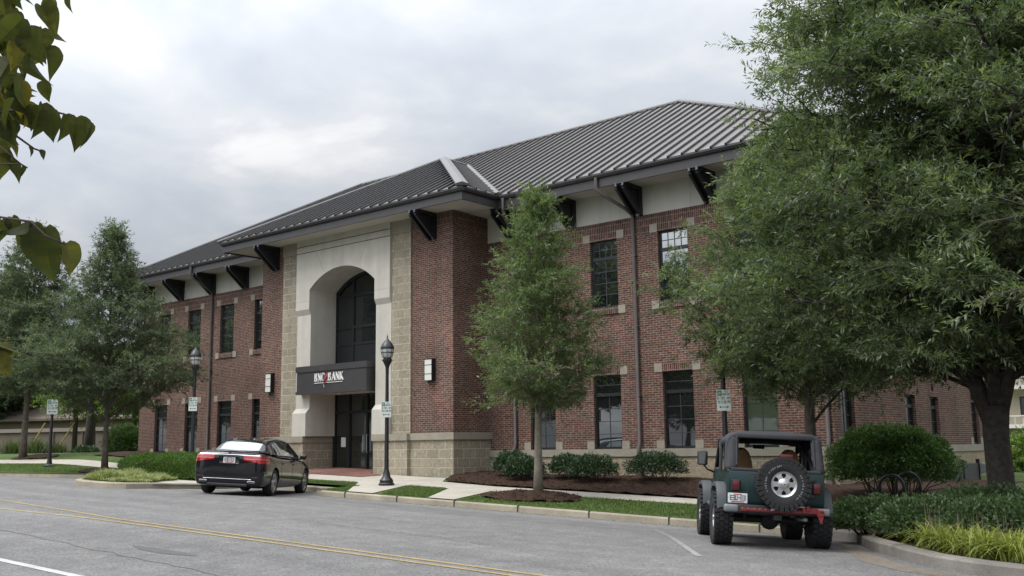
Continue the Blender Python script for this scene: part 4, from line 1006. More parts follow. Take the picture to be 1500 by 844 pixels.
        def strip(u0, u1, z0, z1, off, nu=22, nz=7, lo=None):
            P = []
            for i in range(nu+1):
                t = i/nu; u = u0+(u1-u0)*t; za = z0+(lo(t) if lo else 0); r = []
                for j in range(nz+1):
                    z = za+(z1-za)*j/nz; p, n_ = onbody(z, u); p = p+n_*off; r.append((s*p.x, p.y, p.z))
                P.append(r)
            return MB().grid(P)
        md = obj('tail_light', strip(.38, 1.28, .815, 1.0, .010, lo=lambda t: .07*max(0, 1-t*2.0)), 'tail_red', C, smooth=True)
        obj('light_strip', strip(.44, 1.15, .915, .925, .014, nz=2), 'tail_clear', md)
        rl = strip(.0 if s > 0 else .0, .78, 1.003, 1.026, .010, nz=2); obj('boot_trim', rl, 'chrome', C, smooth=True)
        ex = MB(); ex.rbox((s*.62-.10, -2.585, .315), (s*.62+.10, -2.40, .375), .02, 2); e1 = obj('exhaust_tip', ex, 'chrome', C, smooth=40)
        obj('exhaust_bore', MB().rbox((s*.62-.083, -2.589, .327), (s*.62+.083, -2.583, .363), .002, 1), 'ink', e1)
        rf = MB(); rf.rbox((s*.70-.09, -2.562, .455), (s*.70+.09, -2.50, .475), .006, 1); obj('reflector', rf, 'tail_dark', C)
    
    sp_ = MB(); P = [[(x, -2.485+.10*(x/.72)**2+dy, 1.082-.02*(x/.72)**2+dz) for x in lin(-.70, .70, 15)] for dy, dz in ((0,-.02),(-.028,.018),(-.02,.032),(.06,.035),(.14,.02),(.14,-.02))]
    sp_.grid(P); obj('spoiler', sp_, 'sedan_paint', C, smooth=True)
    em = MB(); em.lathe([(.034, -2.553), (.034, -2.50)], (0, 0, 1.058), 'y', 16); obj('badge', em, 'chrome', C)
    bt = MB(); bt.box((.44, -2.535, 1.045), (.66, -2.50, 1.062)); obj('model_badge', bt, 'chrome', C)
    plate(C, 'license_plate', (0, -2.53, .875), .31, .155)
    lb = MB(); lb.rbox((-.62, -2.572, .405), (.62, -2.50, .418), .005, 1); obj('bumper_strip', lb, 'alloy', C)
    va = MB(); va.rbox((-.52, -2.575, .225), (.52, -2.40, .30), .02, 2); obj('diffuser', va, 'black_plastic', C)
    und = MB(); und.rbox((-.74, -2.2, .19), (.74, 2.2, .34), .03, 1); obj('underbody', und, 'black_plastic', C)
    for s in (-1, 1):
        for y in (YR_, YF_): wheel(C, s*.815, y, RW, RW, .245, .245, s, spokes=5)
    for s in (-1, 1):
        hl = MB(); hl.rbox((s*.62-.16, 2.36, .62), (s*.62+.16, 2.47, .72), .03, 2); obj('headlight', hl, 'tail_clear', C, smooth=True)
    C.rotation_euler = (tilt[0], tilt[1], heading)
    return C

# ---- the open-backed off-roader (frame: +y forward, origin on the ground under the rear axle)
def jeep(loc, heading, tilt=(0, 0)):
    C = thing('parked_jeep', 'dark green off-roader with black soft top and rear spare wheel, parked by the planter', 'jeep', loc, local=True)
    WB, RW = 2.37, .415
    b = MB()
    # tub: floor, sides, tailgate, cowl as one shell
    zb, zt = .66, 1.19
    b.rbox((-.755, -.62, zb), (-.70, 1.40, zt), .018, 2); b.rbox((.70, -.62, zb), (.755, 1.40, zt), .018, 2)
    b.rbox((-.70, -.60, zb), (.70, 1.40, zb+.06), .01, 1)
    b.rbox((-.74, 1.36, zb), (.74, 1.62, 1.17), .03, 2)
    b.rbox((-.66, 1.62, .74), (.66, 2.82, 1.02), .03, 2)
    b.rbox((-.76, -.625, zt-.035), (-.69, .4, zt+.012), .01, 1); b.rbox((.69, -.625, zt-.035), (.76, .4, zt+.012), .01, 1)
    for s in (-1, 1): b.rbox((min(s*.30,s*.72), -.30, .70), (max(s*.30,s*.72), .45, .98), .02, 1)
    obj('body_tub', b, 'jeep_green', C, smooth=40)
    t = MB(); t.rbox((-.745, -.66, zb+.005), (.745, -.605, zt), .022, 2); tg = obj('tailgate', t, 'jeep_green', C, smooth=40)
    t = MB(); t.box((-.452, -.6625, zb+.03), (-.444, -.657, zt-.01)); t.box((.452, -.6625, zb+.03), (.444, -.657, zt-.01)); t.box((-.45, -.6625, zt-.052), (.45, -.657, zt-.044)); obj('tailgate_seam', t, 'ink', tg)
    t = MB()
    for z in (.80, 1.06): t.rbox((.40, -.695, z), (.60, -.655, z+.055), .01, 1)
    obj('hinge', t, 'black_plastic', tg)
    h = MB(); h.prism([(-.70,1.60,1.02),(-.70,1.60,1.175),(-.62,1.60,1.215),(.62,1.60,1.215),(.70,1.60,1.175),(.70,1.60,1.02)], (0,.02,0))
    P = [[(x*(1-.22*u), 1.60+1.2*u, z-.05*u) for x, z in ((-.70,1.0),(-.70,1.15),(-.64,1.20),(-.3,1.225),(.3,1.225),(.64,1.20),(.70,1.15),(.70,1.0))] for u in lin(0, 1, 6)]
    h.grid(P); h.rbox((-.56, 2.78, .72), (.56, 2.86, 1.15), .02, 1); obj('hood', h, 'jeep_green', C, smooth=40)
    fb = MB(); fb.rbox((-.72, 2.92, .56), (.72, 3.04, .70), .02, 1); obj('front_bumper', fb, 'black_plastic', C)
    for s in (-1, 1):
        for y, l0, l1 in ((0, -.52, .56), (WB, -.60, .50)):
            f = MB(); A = []
            prof = [(l0, .60), (l0*.93, .80), (l0*.72, .955), (l0*.35, 1.0), (l1*.4, 1.0), (l1*.72, .955), (l1*.95, .80), (l1*1.02, .66)]
            x0, x1 = s*.73, s*.90
            rows = [[(xx, y+p*k, q-dz) for p, q in prof] for xx, k, dz in ((x0,1,0),(s*.83,1,.0),(x1,1.0,.025),(x1,.985,.075),(s*.87,.95,.06),(x0,.95,.05))]
            f.grid(rows); obj('fender_flare', f, 'flare_grey', C, smooth=45)
        rs = MB(); rs.tube([(s*.80, .60, .62), (s*.82, .75, .60), (s*.82, 1.55, .60), (s*.80, 1.72, .62)], .035, 8); obj('side_step', rs, 'flare_grey', C, smooth=True)
        tl = MB(); tl.rbox((s*.625-.056, -.715, .875), (s*.625+.056, -.655, 1.03), .012, 2); q = obj('tail_light', tl, 'tail_dark', C, smooth=40)
        obj('light_housing', MB().rbox((s*.625-.072, -.685, .865), (s*.625+.072, -.652, 1.045), .012, 1), 'black_plastic', q)
        mr = MB(); mr.tube([(s*.77, 1.34, 1.16), (s*.88, 1.30, 1.20), (s*.97, 1.28, 1.30)], .016, 8); mm = obj('mirror', mr, 'black_plastic', C, smooth=True)
        g = MB(); g.rbox((s*.97-.09, 1.24, 1.27), (s*.97+.09, 1.32, 1.52), .03, 3); obj('mirror_housing', g, 'black_plastic', mm, smooth=40)
        g = MB(); g.box((s*.97-.07, 1.2385, 1.29), (s*.97+.07, 1.2395, 1.50)); obj('mirror_glass', g, 'car_glass', mm)
        # half door with its upper frame
        d = MB(); d.rbox((s*.745-.03, .46, .76), (s*.745+.035, 1.34, 1.20), .02, 2); obj('door', d, 'jeep_green', C, smooth=40)
        d = MB(); d.tube([(s*.74, .50, 1.20), (s*.71, .56, 1.70), (s*.70, .66, 1.74), (s*.70, 1.02, 1.74), (s*.73, 1.28, 1.24)], .026, 8); d.tube([(s*.74, .49, 1.21), (s*.735, 1.30, 1.21)], .03, 8); d.box((s*.72-.02, .56, 1.2), (s*.72+.012, .70, 1.70)); obj('door_frame', d, 'soft_top', C, smooth=True)
        st = MB(); st.rbox((s*.38-.24, .62, .80), (s*.38+.24, 1.14, .96), .05, 3)
        M = Matrix.Translation((s*.40, .62, .92)) @ Matrix.Rotation(R(14), 4, 'X')
        P = []
        for z, w in ((0,.22),(.15,.225),(.32,.21),(.45,.185),(.55,.155),(.62,.125),(.665,.075),(.675,.02)):
            P.append([M @ V((w*a, b, z)) for a, b in ((-1,0),(-.96,-.06),(-.7,-.085),(0,-.09),(.7,-.085),(.96,-.06),(1,0),(.9,.06),(0,.075),(-.9,.06),(-1,0))])
        st.grid(P)
        obj('seat', st, 'seat_tan', C, smooth=50)
        rb = MB(); rb.tube([(s*.62, .30, .98), (s*.62, .30, 1.55), (s*.55, .31, 1.68), (0, .31, 1.70)], .038, 8); rb.tube([(s*.58, .31, 1.66), (s*.62, -.10, 1.45), (s*.64, -.46, 1.12)], .036, 8); rb.tube([(s*.56, .31, 1.69), (s*.60, 1.30, 1.70)], .032, 8); obj('roll_bar', rb, 'interior_dark', C, smooth=True)
    wf = MB(); wf.tube([(-.70, 1.42, 1.17), (-.66, 1.26, 1.74), (.66, 1.26, 1.74), (.70, 1.42, 1.17)], .035, 8); wsx = obj('windshield_frame', wf, 'jeep_green', C, smooth=True)
    g = MB(); g.add([(-.68,1.405,1.19),(.68,1.405,1.19),(.64,1.265,1.72),(-.64,1.265,1.72)], [(0,1,2,3)]); obj('windshield', g, 'clear_glass', C)
    rv = MB(); rv.rbox((-.10, 1.18, 1.60), (.10, 1.20, 1.67), .015, 2); obj('rear_view_mirror', rv, 'interior_dark', C)
    da = MB(); da.rbox((-.68, 1.22, 1.0), (.68, 1.42, 1.20), .03, 2); da.tube([(-.36+.18*math.cos(a), 1.10+.06*math.sin(a), 1.12+.17*math.sin(a)) for a in lin(0, 6.283, 17)], .014, 6); obj('dashboard', da, 'interior_dark', C, smooth=40)
    # soft top: roof skin with drooping rounded sides, rear corner panels, back rail
    s_ = MB(); P = []
    for y, z, w in ((1.33,1.735,.66),(1.20,1.77,.67),(.6,1.805,.69),(0,1.83,.70),(-.35,1.835,.705),(-.47,1.815,.705),(-.505,1.76,.70)):
        P.append([(w*a, y, z+dz) for a, dz in ((-1.06,-.20),(-1.055,-.13),(-1.03,-.075),(-.97,-.035),(-.86,-.012),(-.5,.006),(0,.012),(.5,.006),(.86,-.012),(.97,-.035),(1.03,-.075),(1.055,-.13),(1.06,-.20))])
    s_.grid(P)
    for s in (-1, 1):
        # rear corner panel: from the roof to the belt, wrapping round to the side
        P = []
        for k in range(9):
            u = k/8; z = 1.74-(1.74-1.20)*u; yb = -.49-.125*u; wx = .715+.035*u
            P.append([(s*(wx-.155+.0*u), yb-.006, z), (s*(wx-.05), yb-.012, z), (s*(wx+.01), yb+.01, z), (s*(wx+.028), yb+.06, z), (s*(wx+.03), yb+.20, z), (s*(wx+.02), yb+.34+.10*math.sin(math.pi*u)*0, z)])
        s_.grid(P)
        s_.tube([(s*.60, -.50, 1.76), (s*.61, -.60, 1.28)], .02, 6)
        P = [[(s*(.735+.012*v), y, 1.74-.10*v) for y in lin(-.3, .50, 5)] for v in lin(0, 1, 3)]; s_.grid(P)
        s_.tube([(s*.745, .44, 1.20), (s*.725, .47, 1.72)], .028, 6)
    s_.rbox((-.60, -.53, 1.715), (.60, -.475, 1.80), .02, 2)
    st_ = obj('soft_top', s_, 'soft_top', C, smooth=50); mo = st_.modifiers.new('solid', 'SOLIDIFY'); mo.thickness = .012
    bl = MB(); bl.rbox((-.70, -.665, 1.185), (.70, -.60, 1.235), .015, 2); obj('soft_top_rail', bl, 'soft_top', C)
    # bumper with the red jack strapped along it
    bp = MB(); bp.rbox((-.78, -.83, .53), (.78, -.68, .665), .025, 2); bu = obj('rear_bumper', bp, 'black_plastic', C, smooth=40)
    for s in (-1, 1):
        e_ = MB(); e_.rbox((s*.70-.12, -.845, .54), (s*.70+.10, -.69, .66), .035, 3); obj('bumper_end', e_, 'bumper_grey', bu, smooth=40)
    jk = MB(); jk.rbox((-.58, -.872, .562), (.70, -.852, .612), .006, 1); jk.rbox((-.50,-.879,.58),(.36,-.872,.595),.002,1); jk.rbox((.36, -.895, .565), (.60, -.86, .66), .012, 1); jk.rbox((.585, -.90, .53), (.69, -.855, .635), .012, 1); jk.prism([(.60,-.89,.54),(.685,-.89,.54),(.665,-.89,.43),(.635,-.89,.43)], (0,.03,0)); jk.rbox((.42, -.91, .60), (.48, -.88, .685), .01, 1); jk.lathe([(.022,-.90),(.022,-.86)], (.655, 0, .60), 'y', 10)
    j_ = tag(obj('farm_jack', jk, 'jack_red', C)); j_['label'] = 'weathered red jack strapped along the rear bumper'
    jh = MB(); jh.tube([(-.05, -.89, .665), (.40, -.89, .67)], .014, 6); jh.tube([(-.12, -.89, .60), (-.06, -.895, .62)], .022, 6)
    for x in [-.55+.09*i for i in range(10)]: jh.lathe([(.008, -.8755), (.008, -.8765)], (x, 0, .61), 'y', 6)
    obj('jack_handle', jh, 'galvanised', j_)
    plate(C, 'license_plate', (-.60, -.70, .755), .305, .155)
    ax = MB(); ax.tube([(-.70, 0, RW), (.70, 0, RW)], .055, 10); ax.lathe([(.02,-.16),(.13,-.10),(.16,0),(.13,.10),(.02,.14)], (.0, 0, RW), 'y', 14); obj('axle', ax, 'interior_dark', C, smooth=40); obj('axle', MB().tube([(-.70, WB, RW), (.70, WB, RW)], .05, 10), 'interior_dark', C, smooth=40)
    un = MB(); un.rbox((-.42, -.60, .50), (.30, -.15, .67), .04, 2); un.rbox((-.10, .3, .46), (.12, 1.9, .62), .04, 1); un.rbox((-.46, -.64, .56), (-.38, 2.8, .68), .01, 1); un.rbox((.38, -.64, .56), (.46, 2.8, .68), .01, 1); un.rbox((-.06, -.85, .44), (.06, -.60, .53), .01, 1); obj('chassis', un, 'interior_dark', C)
    sh = MB()
    for s in (-1, 1): sh.tube([(s*.42, -.14, .42), (s*.44, -.22, .70)], .032, 8)
    obj('shock_absorber', sh, 'interior_dark', C)
    ep = MB(); ep.tube([(.40, .2, .48), (.44, -.3, .46), (.46, -.66, .47)], .03, 10); obj('exhaust_pipe', ep, 'galvanised', C, smooth=True)
    for s in (-1, 1):
        for y in (0, WB): wheel(C, s*.775, y, RW, RW, .29, .195, s, knobby=True, slots=6)
    # spare: a wheel built on +x, turned to face backwards
    sw = MB(); w = wheel(C, 0, 0, 0, .40, .28, .205, 1, knobby=True, slots=6, name='spare_wheel')
    M = Matrix.Translation((.075, -.835, 1.005)) @ Matrix.Rotation(R(-90), 4, 'Z')
    for q in [w]+list(w.children): q.data.transform(M)
    # raised white lettering on the tyre wall: short worn marks round the sidewall
    lt = MB()
    for a0, a1 in ((100, 148), (160, 205), (-50, 30)):
        a = a0
        while a < a1:
            hh = .016+.02*((int(a)*37) % 10)/10; bb = MB(); bb.box((-.007, -.978, .287-hh/2), (.007, -.9755, .287+hh/2)); bb.box((-.016, -.978, .287-hh/2), (.0, -.9755, .287-hh/2+.006))
            bb.xf(Matrix.Translation((.075, 0, 1.005)) @ Matrix.Rotation(R(90-a), 4, 'Y')); lt.add(bb.v, bb.f); a += 5.5+(int(a)*13 % 5)
    obj('tyre_lettering', lt, 'tyre_print', w)
    cb = MB(); cb.rbox((.04, -.80, 1.385), (.24, -.72, 1.475), .012, 2); hb = obj('brake_light', cb, 'tail_dark', C, smooth=40); obj('brake_light_bracket', MB().box((.12, -.78, 1.10), (.16, -.75, 1.39)), 'black_plastic', hb)
    C.rotation_euler = (tilt[0], tilt[1], heading); C.scale = (.965, .965, .955)
    return C
def ground_tilt(x, y, h, k=1.3, k2=.8):
    f, r = V((-math.sin(h), math.cos(h))), V((math.cos(h), math.sin(h)))
    a = (road(x+f.x*k, y+f.y*k)-road(x-f.x*k, y-f.y*k))/(2*k); b = (road(x+r.x*k2, y+r.y*k2)-road(x-r.x*k2, y-r.y*k2))/(2*k2)
    return math.atan(a), -math.atan(b)
jh_ = R(35); jx, jy = -7.46, 15.07
jf = V((-math.sin(jh_), math.cos(jh_)))
jeep((jx, jy, road(jx, jy)), jh_, ground_tilt(jx+jf.x, jy+jf.y, jh_))
sh_ = R(36.8); f_, r_ = V((-math.sin(sh_), math.cos(sh_))), V((math.cos(sh_), math.sin(sh_)))
rear = V((-22.2, 16.6))-r_*.93; cen = rear+f_*1.56
sedan((cen.x, cen.y, road(cen.x, cen.y)), sh_, ground_tilt(cen.x, cen.y, sh_, 1.56))
# ------------------------------------------------------------------ street lamps and signs
def street_lamp():
    T = thing('street_lamp', '', 'street lamp', (0,0,0), 'acorn street lamps along the kerb', local=True)
    p = MB(); p.lathe([(.235,-.1),(.235,.06),(.20,.09),(.20,.16),(.12,.26),(.095,.38),(.075,.44),(.066,.5),(.048,3.28),(.048,3.40)], seg=20); obj('pole', p, 'black_iron', T, smooth=35)
    k, zz0 = .79, 3.64
    Z = lambda z: zz0+(z-3.52)*.82
    q = lambda L_: [(r*k, Z(z)) for r, z in L_]
    c = MB(); c.lathe([(.050,3.28),(.052,3.46)]+q([(.08,3.36),(.16,3.52),(.17,3.55),(.20,3.56),(.20,3.60),(.15,3.62),(.15,3.66)]), seg=20); obj('collar', c, 'black_iron', T, smooth=35)
    g = MB(); g.lathe(q([(.145,3.66),(.185,3.72),(.225,3.86),(.235,3.98),(.23,4.02)]), seg=24); gl = obj('lantern_glass', g, 'lantern_glass', T, smooth=60)
    r = MB()
    for j in range(8):
        a = 2*math.pi*j/8; r.tube([((R_*k+.005)*math.cos(a), (R_*k+.005)*math.sin(a), Z(z)) for R_, z in ((.15,3.66),(.188,3.72),(.228,3.86),(.236,3.98))], .006, 5)
    r.lathe(q([(.228,3.84),(.240,3.85),(.240,3.865),(.228,3.88)]), seg=24, cap=False); obj('lantern_rib', r, 'black_iron', gl)
    h = MB(); h.lathe(q([(.255,3.99),(.262,4.02),(.255,4.06),(.20,4.17),(.12,4.27),(.065,4.32),(.045,4.36),(.02,4.40),(.034,4.43),(.018,4.46),(.006,4.53)]), seg=24); obj('lamp_cap', h, 'black_iron', T, smooth=40)
    return T
GLY = {'A':'0,0 .5,1;.5,1 1,0;.25,.4 .75,.4','P':'0,0 0,1;0,1 .9,1;.9,1 .9,.5;.9,.5 0,.5','R':'0,0 0,1;0,1 .9,1;.9,1 .9,.5;.9,.5 0,.5;.4,.5 1,0','K':'0,0 0,1;0,.45 .9,1;.3,.6 1,0','I':'.5,0 .5,1','N':'0,0 0,1;0,1 1,0;1,0 1,1','G':'1,1 0,1;0,1 0,0;0,0 1,0;1,0 1,.5;1,.5 .5,.5','O':'0,0 0,1;0,1 1,1;1,1 1,0;1,0 0,0','M':'0,0 0,1;0,1 .5,.4;.5,.4 1,1;1,1 1,0','T':'0,1 1,1;.5,1 .5,0','H':'0,0 0,1;1,0 1,1;0,.5 1,.5','2':'0,1 1,1;1,1 1,.5;1,.5 0,.5;0,.5 0,0;0,0 1,0','8':'0,0 0,1;0,1 1,1;1,1 1,0;1,0 0,0;0,.5 1,.5','5':'1,1 0,1;0,1 0,.5;0,.5 1,.5;1,.5 1,0;1,0 0,0','0':'0,0 0,1;0,1 1,1;1,1 1,0;1,0 0,0',':':'.5,.2 .5,.3;.5,.7 .5,.8'}
def write(mb, s, x, z, h, y, w=None, t=.1):
    w = w or h*.6; x -= (len(s)*w*1.35-w*.35)/2
    for ch in s:
        for sg in GLY.get(ch, '').split(';'):
            if not sg: continue
            a, b = [tuple(map(float, q.split(','))) for q in sg.split()]
            d = V((b[0]-a[0], 0, b[1]-a[1])); d = V((d.x*w, 0, d.z*h)); L_ = d.length or 1; d /= L_; q = V((-d.z, 0, d.x))*h*t/1.0*.7
            A, C = V((x+a[0]*w, y, z+a[1]*h))-d*h*t*.3, V((x+b[0]*w, y, z+b[1]*h))+d*h*t*.3
            mb.prism([A-q, C-q, C+q, A+q], (0, -.003, 0))
        x += w*1.35
def parking_sign(loc, rotz, label, w=.30, h=.46, group='parking signs on black posts'):
    """white plate with green corner square, two lines of hours and a double arrow, strapped to a post; z = middle of plate"""
    T = thing('parking_sign', label, 'sign', loc, group, local=True, rotz=rotz)
    p = MB(); p.rbox((-w/2, -.085, -h/2), (w/2, -.077, h/2), .006, 1); q = obj('sign_plate', p, 'sign_white', T)
    g = MB(); g.box((-w*.46, -.0885, h*.22), (-w*.13, -.0845, h*.46)); obj('green_panel', g, 'sign_green', q)
    t = MB(); write(t, '2H', -w*.295, h*.28, h*.11, -.0880); obj('panel_lettering', t, 'sign_white', q)
    t = MB(); write(t, 'NO', w*.17, h*.37, h*.085, -.0845, h*.07); write(t, 'PARKING', w*.17, h*.24, h*.085, -.0845, h*.038)
    write(t, '8:00 AM', 0, h*.05, h*.11, -.0845, h*.065); write(t, 'TO 5:00 PM', 0, -h*.14, h*.11, -.0845, h*.043)
    t.box((-w*.26, -.0875, -h*.335), (w*.26, -.0845, -h*.305))
    for s in (-1, 1): t.prism([(s*w*.36, -.0845, -h*.32), (s*w*.22, -.0845, -h*.26), (s*w*.22, -.0845, -h*.38)], (0, -.003, 0))
    obj('sign_lettering', t, 'ink', q)
    b = MB()
    for z in (-h*.3, h*.3): b.lathe([(.074, z-.012), (.074, z+.012)], seg=16); b.box((-.02, -.077, z-.012), (.02, -.06, z+.012))
    obj('strap', b, 'black_iron', T)
    return T
def at_ground(x, y, dz=0): return (x, y, verge(x, y)+dz)
L0 = street_lamp(); LP = at_ground(-22.35, 20.75); L0.location = LP
L0['label'] = 'black acorn-topped street lamp before the white entrance arch'
LP2 = at_ground(-30.5, 19.45); dup(L0, LP2, label='black acorn-topped street lamp rising behind the clipped hedge')
LP3 = at_ground(-10.85, 20.1)
dup(L0, LP3, label='black street lamp behind the jeep with its head lost in oak leaves')
fr_ = R(34)
parking_sign((LP[0], LP[1], LP[2]+2.22), fr_, 'green and white parking sign on the lamp post by the entrance arch')
parking_sign((LP2[0], LP2[1], LP2[2]+2.42), fr_, 'green and white parking sign on the lamp post behind the hedge')
parking_sign((LP3[0], LP3[1], LP3[2]+2.42), R(26), 'green and white parking sign half covered by leaves above the jeep', group='parking signs on black posts')
SP = at_ground(-42.9, 20.55); T = thing('sign_post', 'short black post at the far left kerb carrying a white sign', 'post', SP, local=True)
p = MB(); p.lathe([(.22,-.1),(.22,.05),(.12,.12),(.085,.3),(.065,.42),(.06,2.75),(.055,2.79)], seg=16); obj('pole', p, 'black_iron', T, smooth=35)
p = MB(); p.lathe([(.06,2.77),(.066,2.80),(.02,2.86)], seg=12); obj('pole_cap', p, 'black_iron', T, smooth=35)
parking_sign((SP[0], SP[1], SP[2]+2.50), R(58), 'white parking sign on the lone black post at the far left', w=.42, h=.62)

# ------------------------------------------------------------------ foliage generators
def fast_mesh(name, verts, quads, var, m, parent=None, off=(0,0,0), smooth=False):
    me = bpy.data.meshes.new(name); nv, nf = len(verts), len(quads); k = quads.shape[1]
    me.vertices.add(nv); me.vertices.foreach_set('co', (verts-np.array(off)).astype(np.float32).ravel())
    me.loops.add(nf*k); me.loops.foreach_set('vertex_index', quads.astype(np.int32).ravel())
    me.polygons.add(nf); me.polygons.foreach_set('loop_start', np.arange(0, nf*k, k, dtype=np.int32)); me.polygons.foreach_set('loop_total', np.full(nf, k, dtype=np.int32))
    a = me.attributes.new('var', 'FLOAT', 'FACE'); a.data.foreach_set('value', np.clip(var, 0, 1).astype(np.float32))
    me.materials.append(MATS[m]); me.update(); me.validate()
    o = bpy.data.objects.new(name, me); COL.objects.link(o)
    if parent is not None: o.parent = parent
    return o
def nrm(a): return a/np.maximum(np.linalg.norm(a, axis=-1, keepdims=True), 1e-9)
def leaves(P, D, Ln, Wd, rng, up=.5, fold=.12):
    """one rhombic leaf per point; P base points, D directions (unit)"""
    n = len(P); D = nrm(D); Nn = rng.normal(size=(n, 3))*.55; Nn[:, 2] += up
    S_ = nrm(np.cross(D, Nn)); Nn = nrm(np.cross(S_, D)); Ln = Ln[:, None]; Wd = Wd[:, None]
    v = np.stack([P, P+D*Ln*.45+S_*Wd*.5+Nn*Ln*fold*.3, P+D*Ln-Nn*Ln*fold*.6, P+D*Ln*.45-S_*Wd*.5+Nn*Ln*fold*.3], 1).reshape(-1, 3)
    return v, np.arange(n*4).reshape(n, 4)
def bez(a, c, b, n): 
    t = np.linspace(0, 1, n)[:, None]; return (1-t)**2*a+2*t*(1-t)*c+t*t*b
def tree(name, label, base, H, tr, zc, rad, nl, leafL, leafW, seed, m_leaf, m_bark, group=None, sub=7, twigs=11, lpt=14, axes=None, rise=.55, spread=.34, twigL=.36, loc=None, bigvar=.0, cluster=1.0, nseg=9, cut=None, lean=(0,0)):
    """rad(t): crown radius at t = 0 (crown base) .. 1 (top). Limbs grow from the trunk to points near that outline."""
    rng = np.random.default_rng(seed); B_ = np.zeros(3)
    T = thing(name, label, 'tree', base, group, local=True)
    wood = MB(); trunkpts = [np.array([lean[0]*t*t*H+.05*math.sin(3*t+seed), lean[1]*t*t*H+.04*math.cos(4*t+seed), H*t-.1*(t == 0)]) for t in np.linspace(0, .97, 12)]
    if axes is None:
        axes = [(trunkpts, [tr*(1.25 if i == 0 else 1)*(1-.93*i/11) for i in range(12)])]
    for pts, rr_ in axes: wood.tube([V(p) for p in pts], rr_, 10)
    segs = []
    for i in range(nl):
        t = (i+rng.random())/nl; t = t**.92; z = zc+(H-zc)*t; az = i*2.39996+rng.normal()*.35
        ax_ = axes[int(rng.integers(1, len(axes)))][0] if len(axes) > 1 else axes[0][0]
        ax_ = np.array(ax_); Rr = rad(t)*(1.06-.50*rng.random()**1.6)*(1+.12*math.sin(3*az+seed)+.09*math.sin(5*az+7*t))
        cz = np.array([np.interp(z, np.array(trunkpts)[:, 2], np.array(trunkpts)[:, k]) for k in (0, 1)])
        tip = np.array([cz[0]+Rr*math.cos(az), cz[1]+Rr*math.sin(az), z])
        d_ = ax_[:, 2]-(z-rise*Rr); 
        zi = np.clip(z-rise*Rr*(.6+.5*rng.random()), ax_[0, 2]+.55*(zc-ax_[0, 2]), ax_[-1, 2])
        a = np.array([np.interp(zi, ax_[:, 2], ax_[:, k]) for k in range(3)])
        c = a+(tip-a)*.5+np.array([0, 0, .16*Rr+.05]); tip2 = tip.copy(); tip2[2] -= .10*Rr*(1-t); tip2[2] += max(0, t-.55)*rng.random()*.16*(H-zc)
        pts = bez(a, c, tip2, 7); L_ = np.linalg.norm(tip2-a); r0 = min(tr*.34, .007+.009*L_)*(1 if len(axes) == 1 else 1.25)
        wood.tube([V(p) for p in pts], [r0*(1-.86*k/6) for k in range(7)], 5, cap=False)
        ns = max(3, int(sub*(.5+L_/2.4)))
        for j in range(ns):
            u = .08+.92*(j+rng.random())/ns; k = u*6; k0 = min(5, int(k)); p = pts[k0]+(pts[k0+1]-pts[k0])*(k-k0); d = nrm(pts[k0+1]-pts[k0])
            side = nrm(np.cross(d, [0, 0, 1])+1e-6)*(1 if j % 2 else -1)
            dd = nrm(d*.65+side*(.75+.3*rng.random())+np.array([0, 0, .30*rng.normal()+.10])); l = L_*spread*(1.15-.6*u)*(.6+.7*rng.random())+.12
            e_ = p+dd*l; mid = p+dd*l*.5+np.array([0, 0, .05*l]); e_[2] -= .08*l
            segs.append((p, mid, e_, l, rng.normal()))
            wood.tube([V(p), V(mid), V(e_)], [max(.006, r0*.32), max(.005, r0*.22), .004], 3, cap=False)
        segs.append((pts[4], pts[5], pts[6], L_*.33, rng.normal()))
    # twigs and leaves, all at once
    A = np.array([s[0] for s in segs]); M_ = np.array([s[1] for s in segs]); E_ = np.array([s[2] for s in segs]); Ls = np.array([s[3] for s in segs]); Sv = np.array([s[4] for s in segs])
    cnt = np.maximum(3, (twigs*(.45+Ls*.9)).astype(int)); idx = np.repeat(np.arange(len(segs)), cnt); n = len(idx)
    u = rng.random((n, 1))**.75; P = (1-u)**2*A[idx]+2*u*(1-u)*M_[idx]+u*u*E_[idx]
    D0 = nrm(E_[idx]-A[idx]); D = nrm(D0*.7+rng.normal(size=(n, 3))*np.array([.62, .62, .42])+np.array([0, 0, .12])); tl = twigL*(.40+1.0*rng.random((n, 1))**1.5)*(.7+.6*u)
    TE = P+D*tl; TE[:, 2] -= .06*tl[:, 0]
    # twig sticks: thin three-sided blades
    s1 = nrm(np.cross(D, rng.normal(size=(n, 3))))*.004
    tv = np.stack([P-s1, P+s1, TE+s1*.5, TE-s1*.5], 1).reshape(-1, 3); 
    n2 = len(A)
    k = lpt; ii = np.repeat(np.arange(n), k); f = np.tile((np.arange(k)+.5)/k, n)[:, None]; f = .12+.88*f**.8
    LP_ = P[ii]+(TE-P)[ii]*f; rad_ = rng.normal(size=(n*k, 3)); rad_ -= D[ii]*(rad_*D[ii]).sum(1, keepdims=True); rad_ = nrm(rad_)
    spr = (.55+.75*(1-f)); LD = nrm(D[ii]*.75+rad_*spr+np.array([0, 0, -.10]))
    LLn = leafL*(.65+.6*rng.random(n*k)); LW = leafW*(.7+.6*rng.random(n*k))
    v, q = leaves(LP_, LD, LLn, LW, rng, up=.75)
    var = .38+.22*np.repeat(Sv[idx], k)*cluster*.7+.13*np.repeat(rng.normal(size=n), k)+.16*rng.normal(size=n*k)
    # young growth at the outside is a touch paler
    rr_ = np.hypot(LP_[:, 0], LP_[:, 1]); 
    if cut is not None:
        keep = cut(LP_); q = q[keep]; var = var[keep]
    cr_ = fast_mesh('crown', v, q, var, m_leaf, T)
    wd = obj('trunk', wood, m_bark, T, smooth=True)
    return T
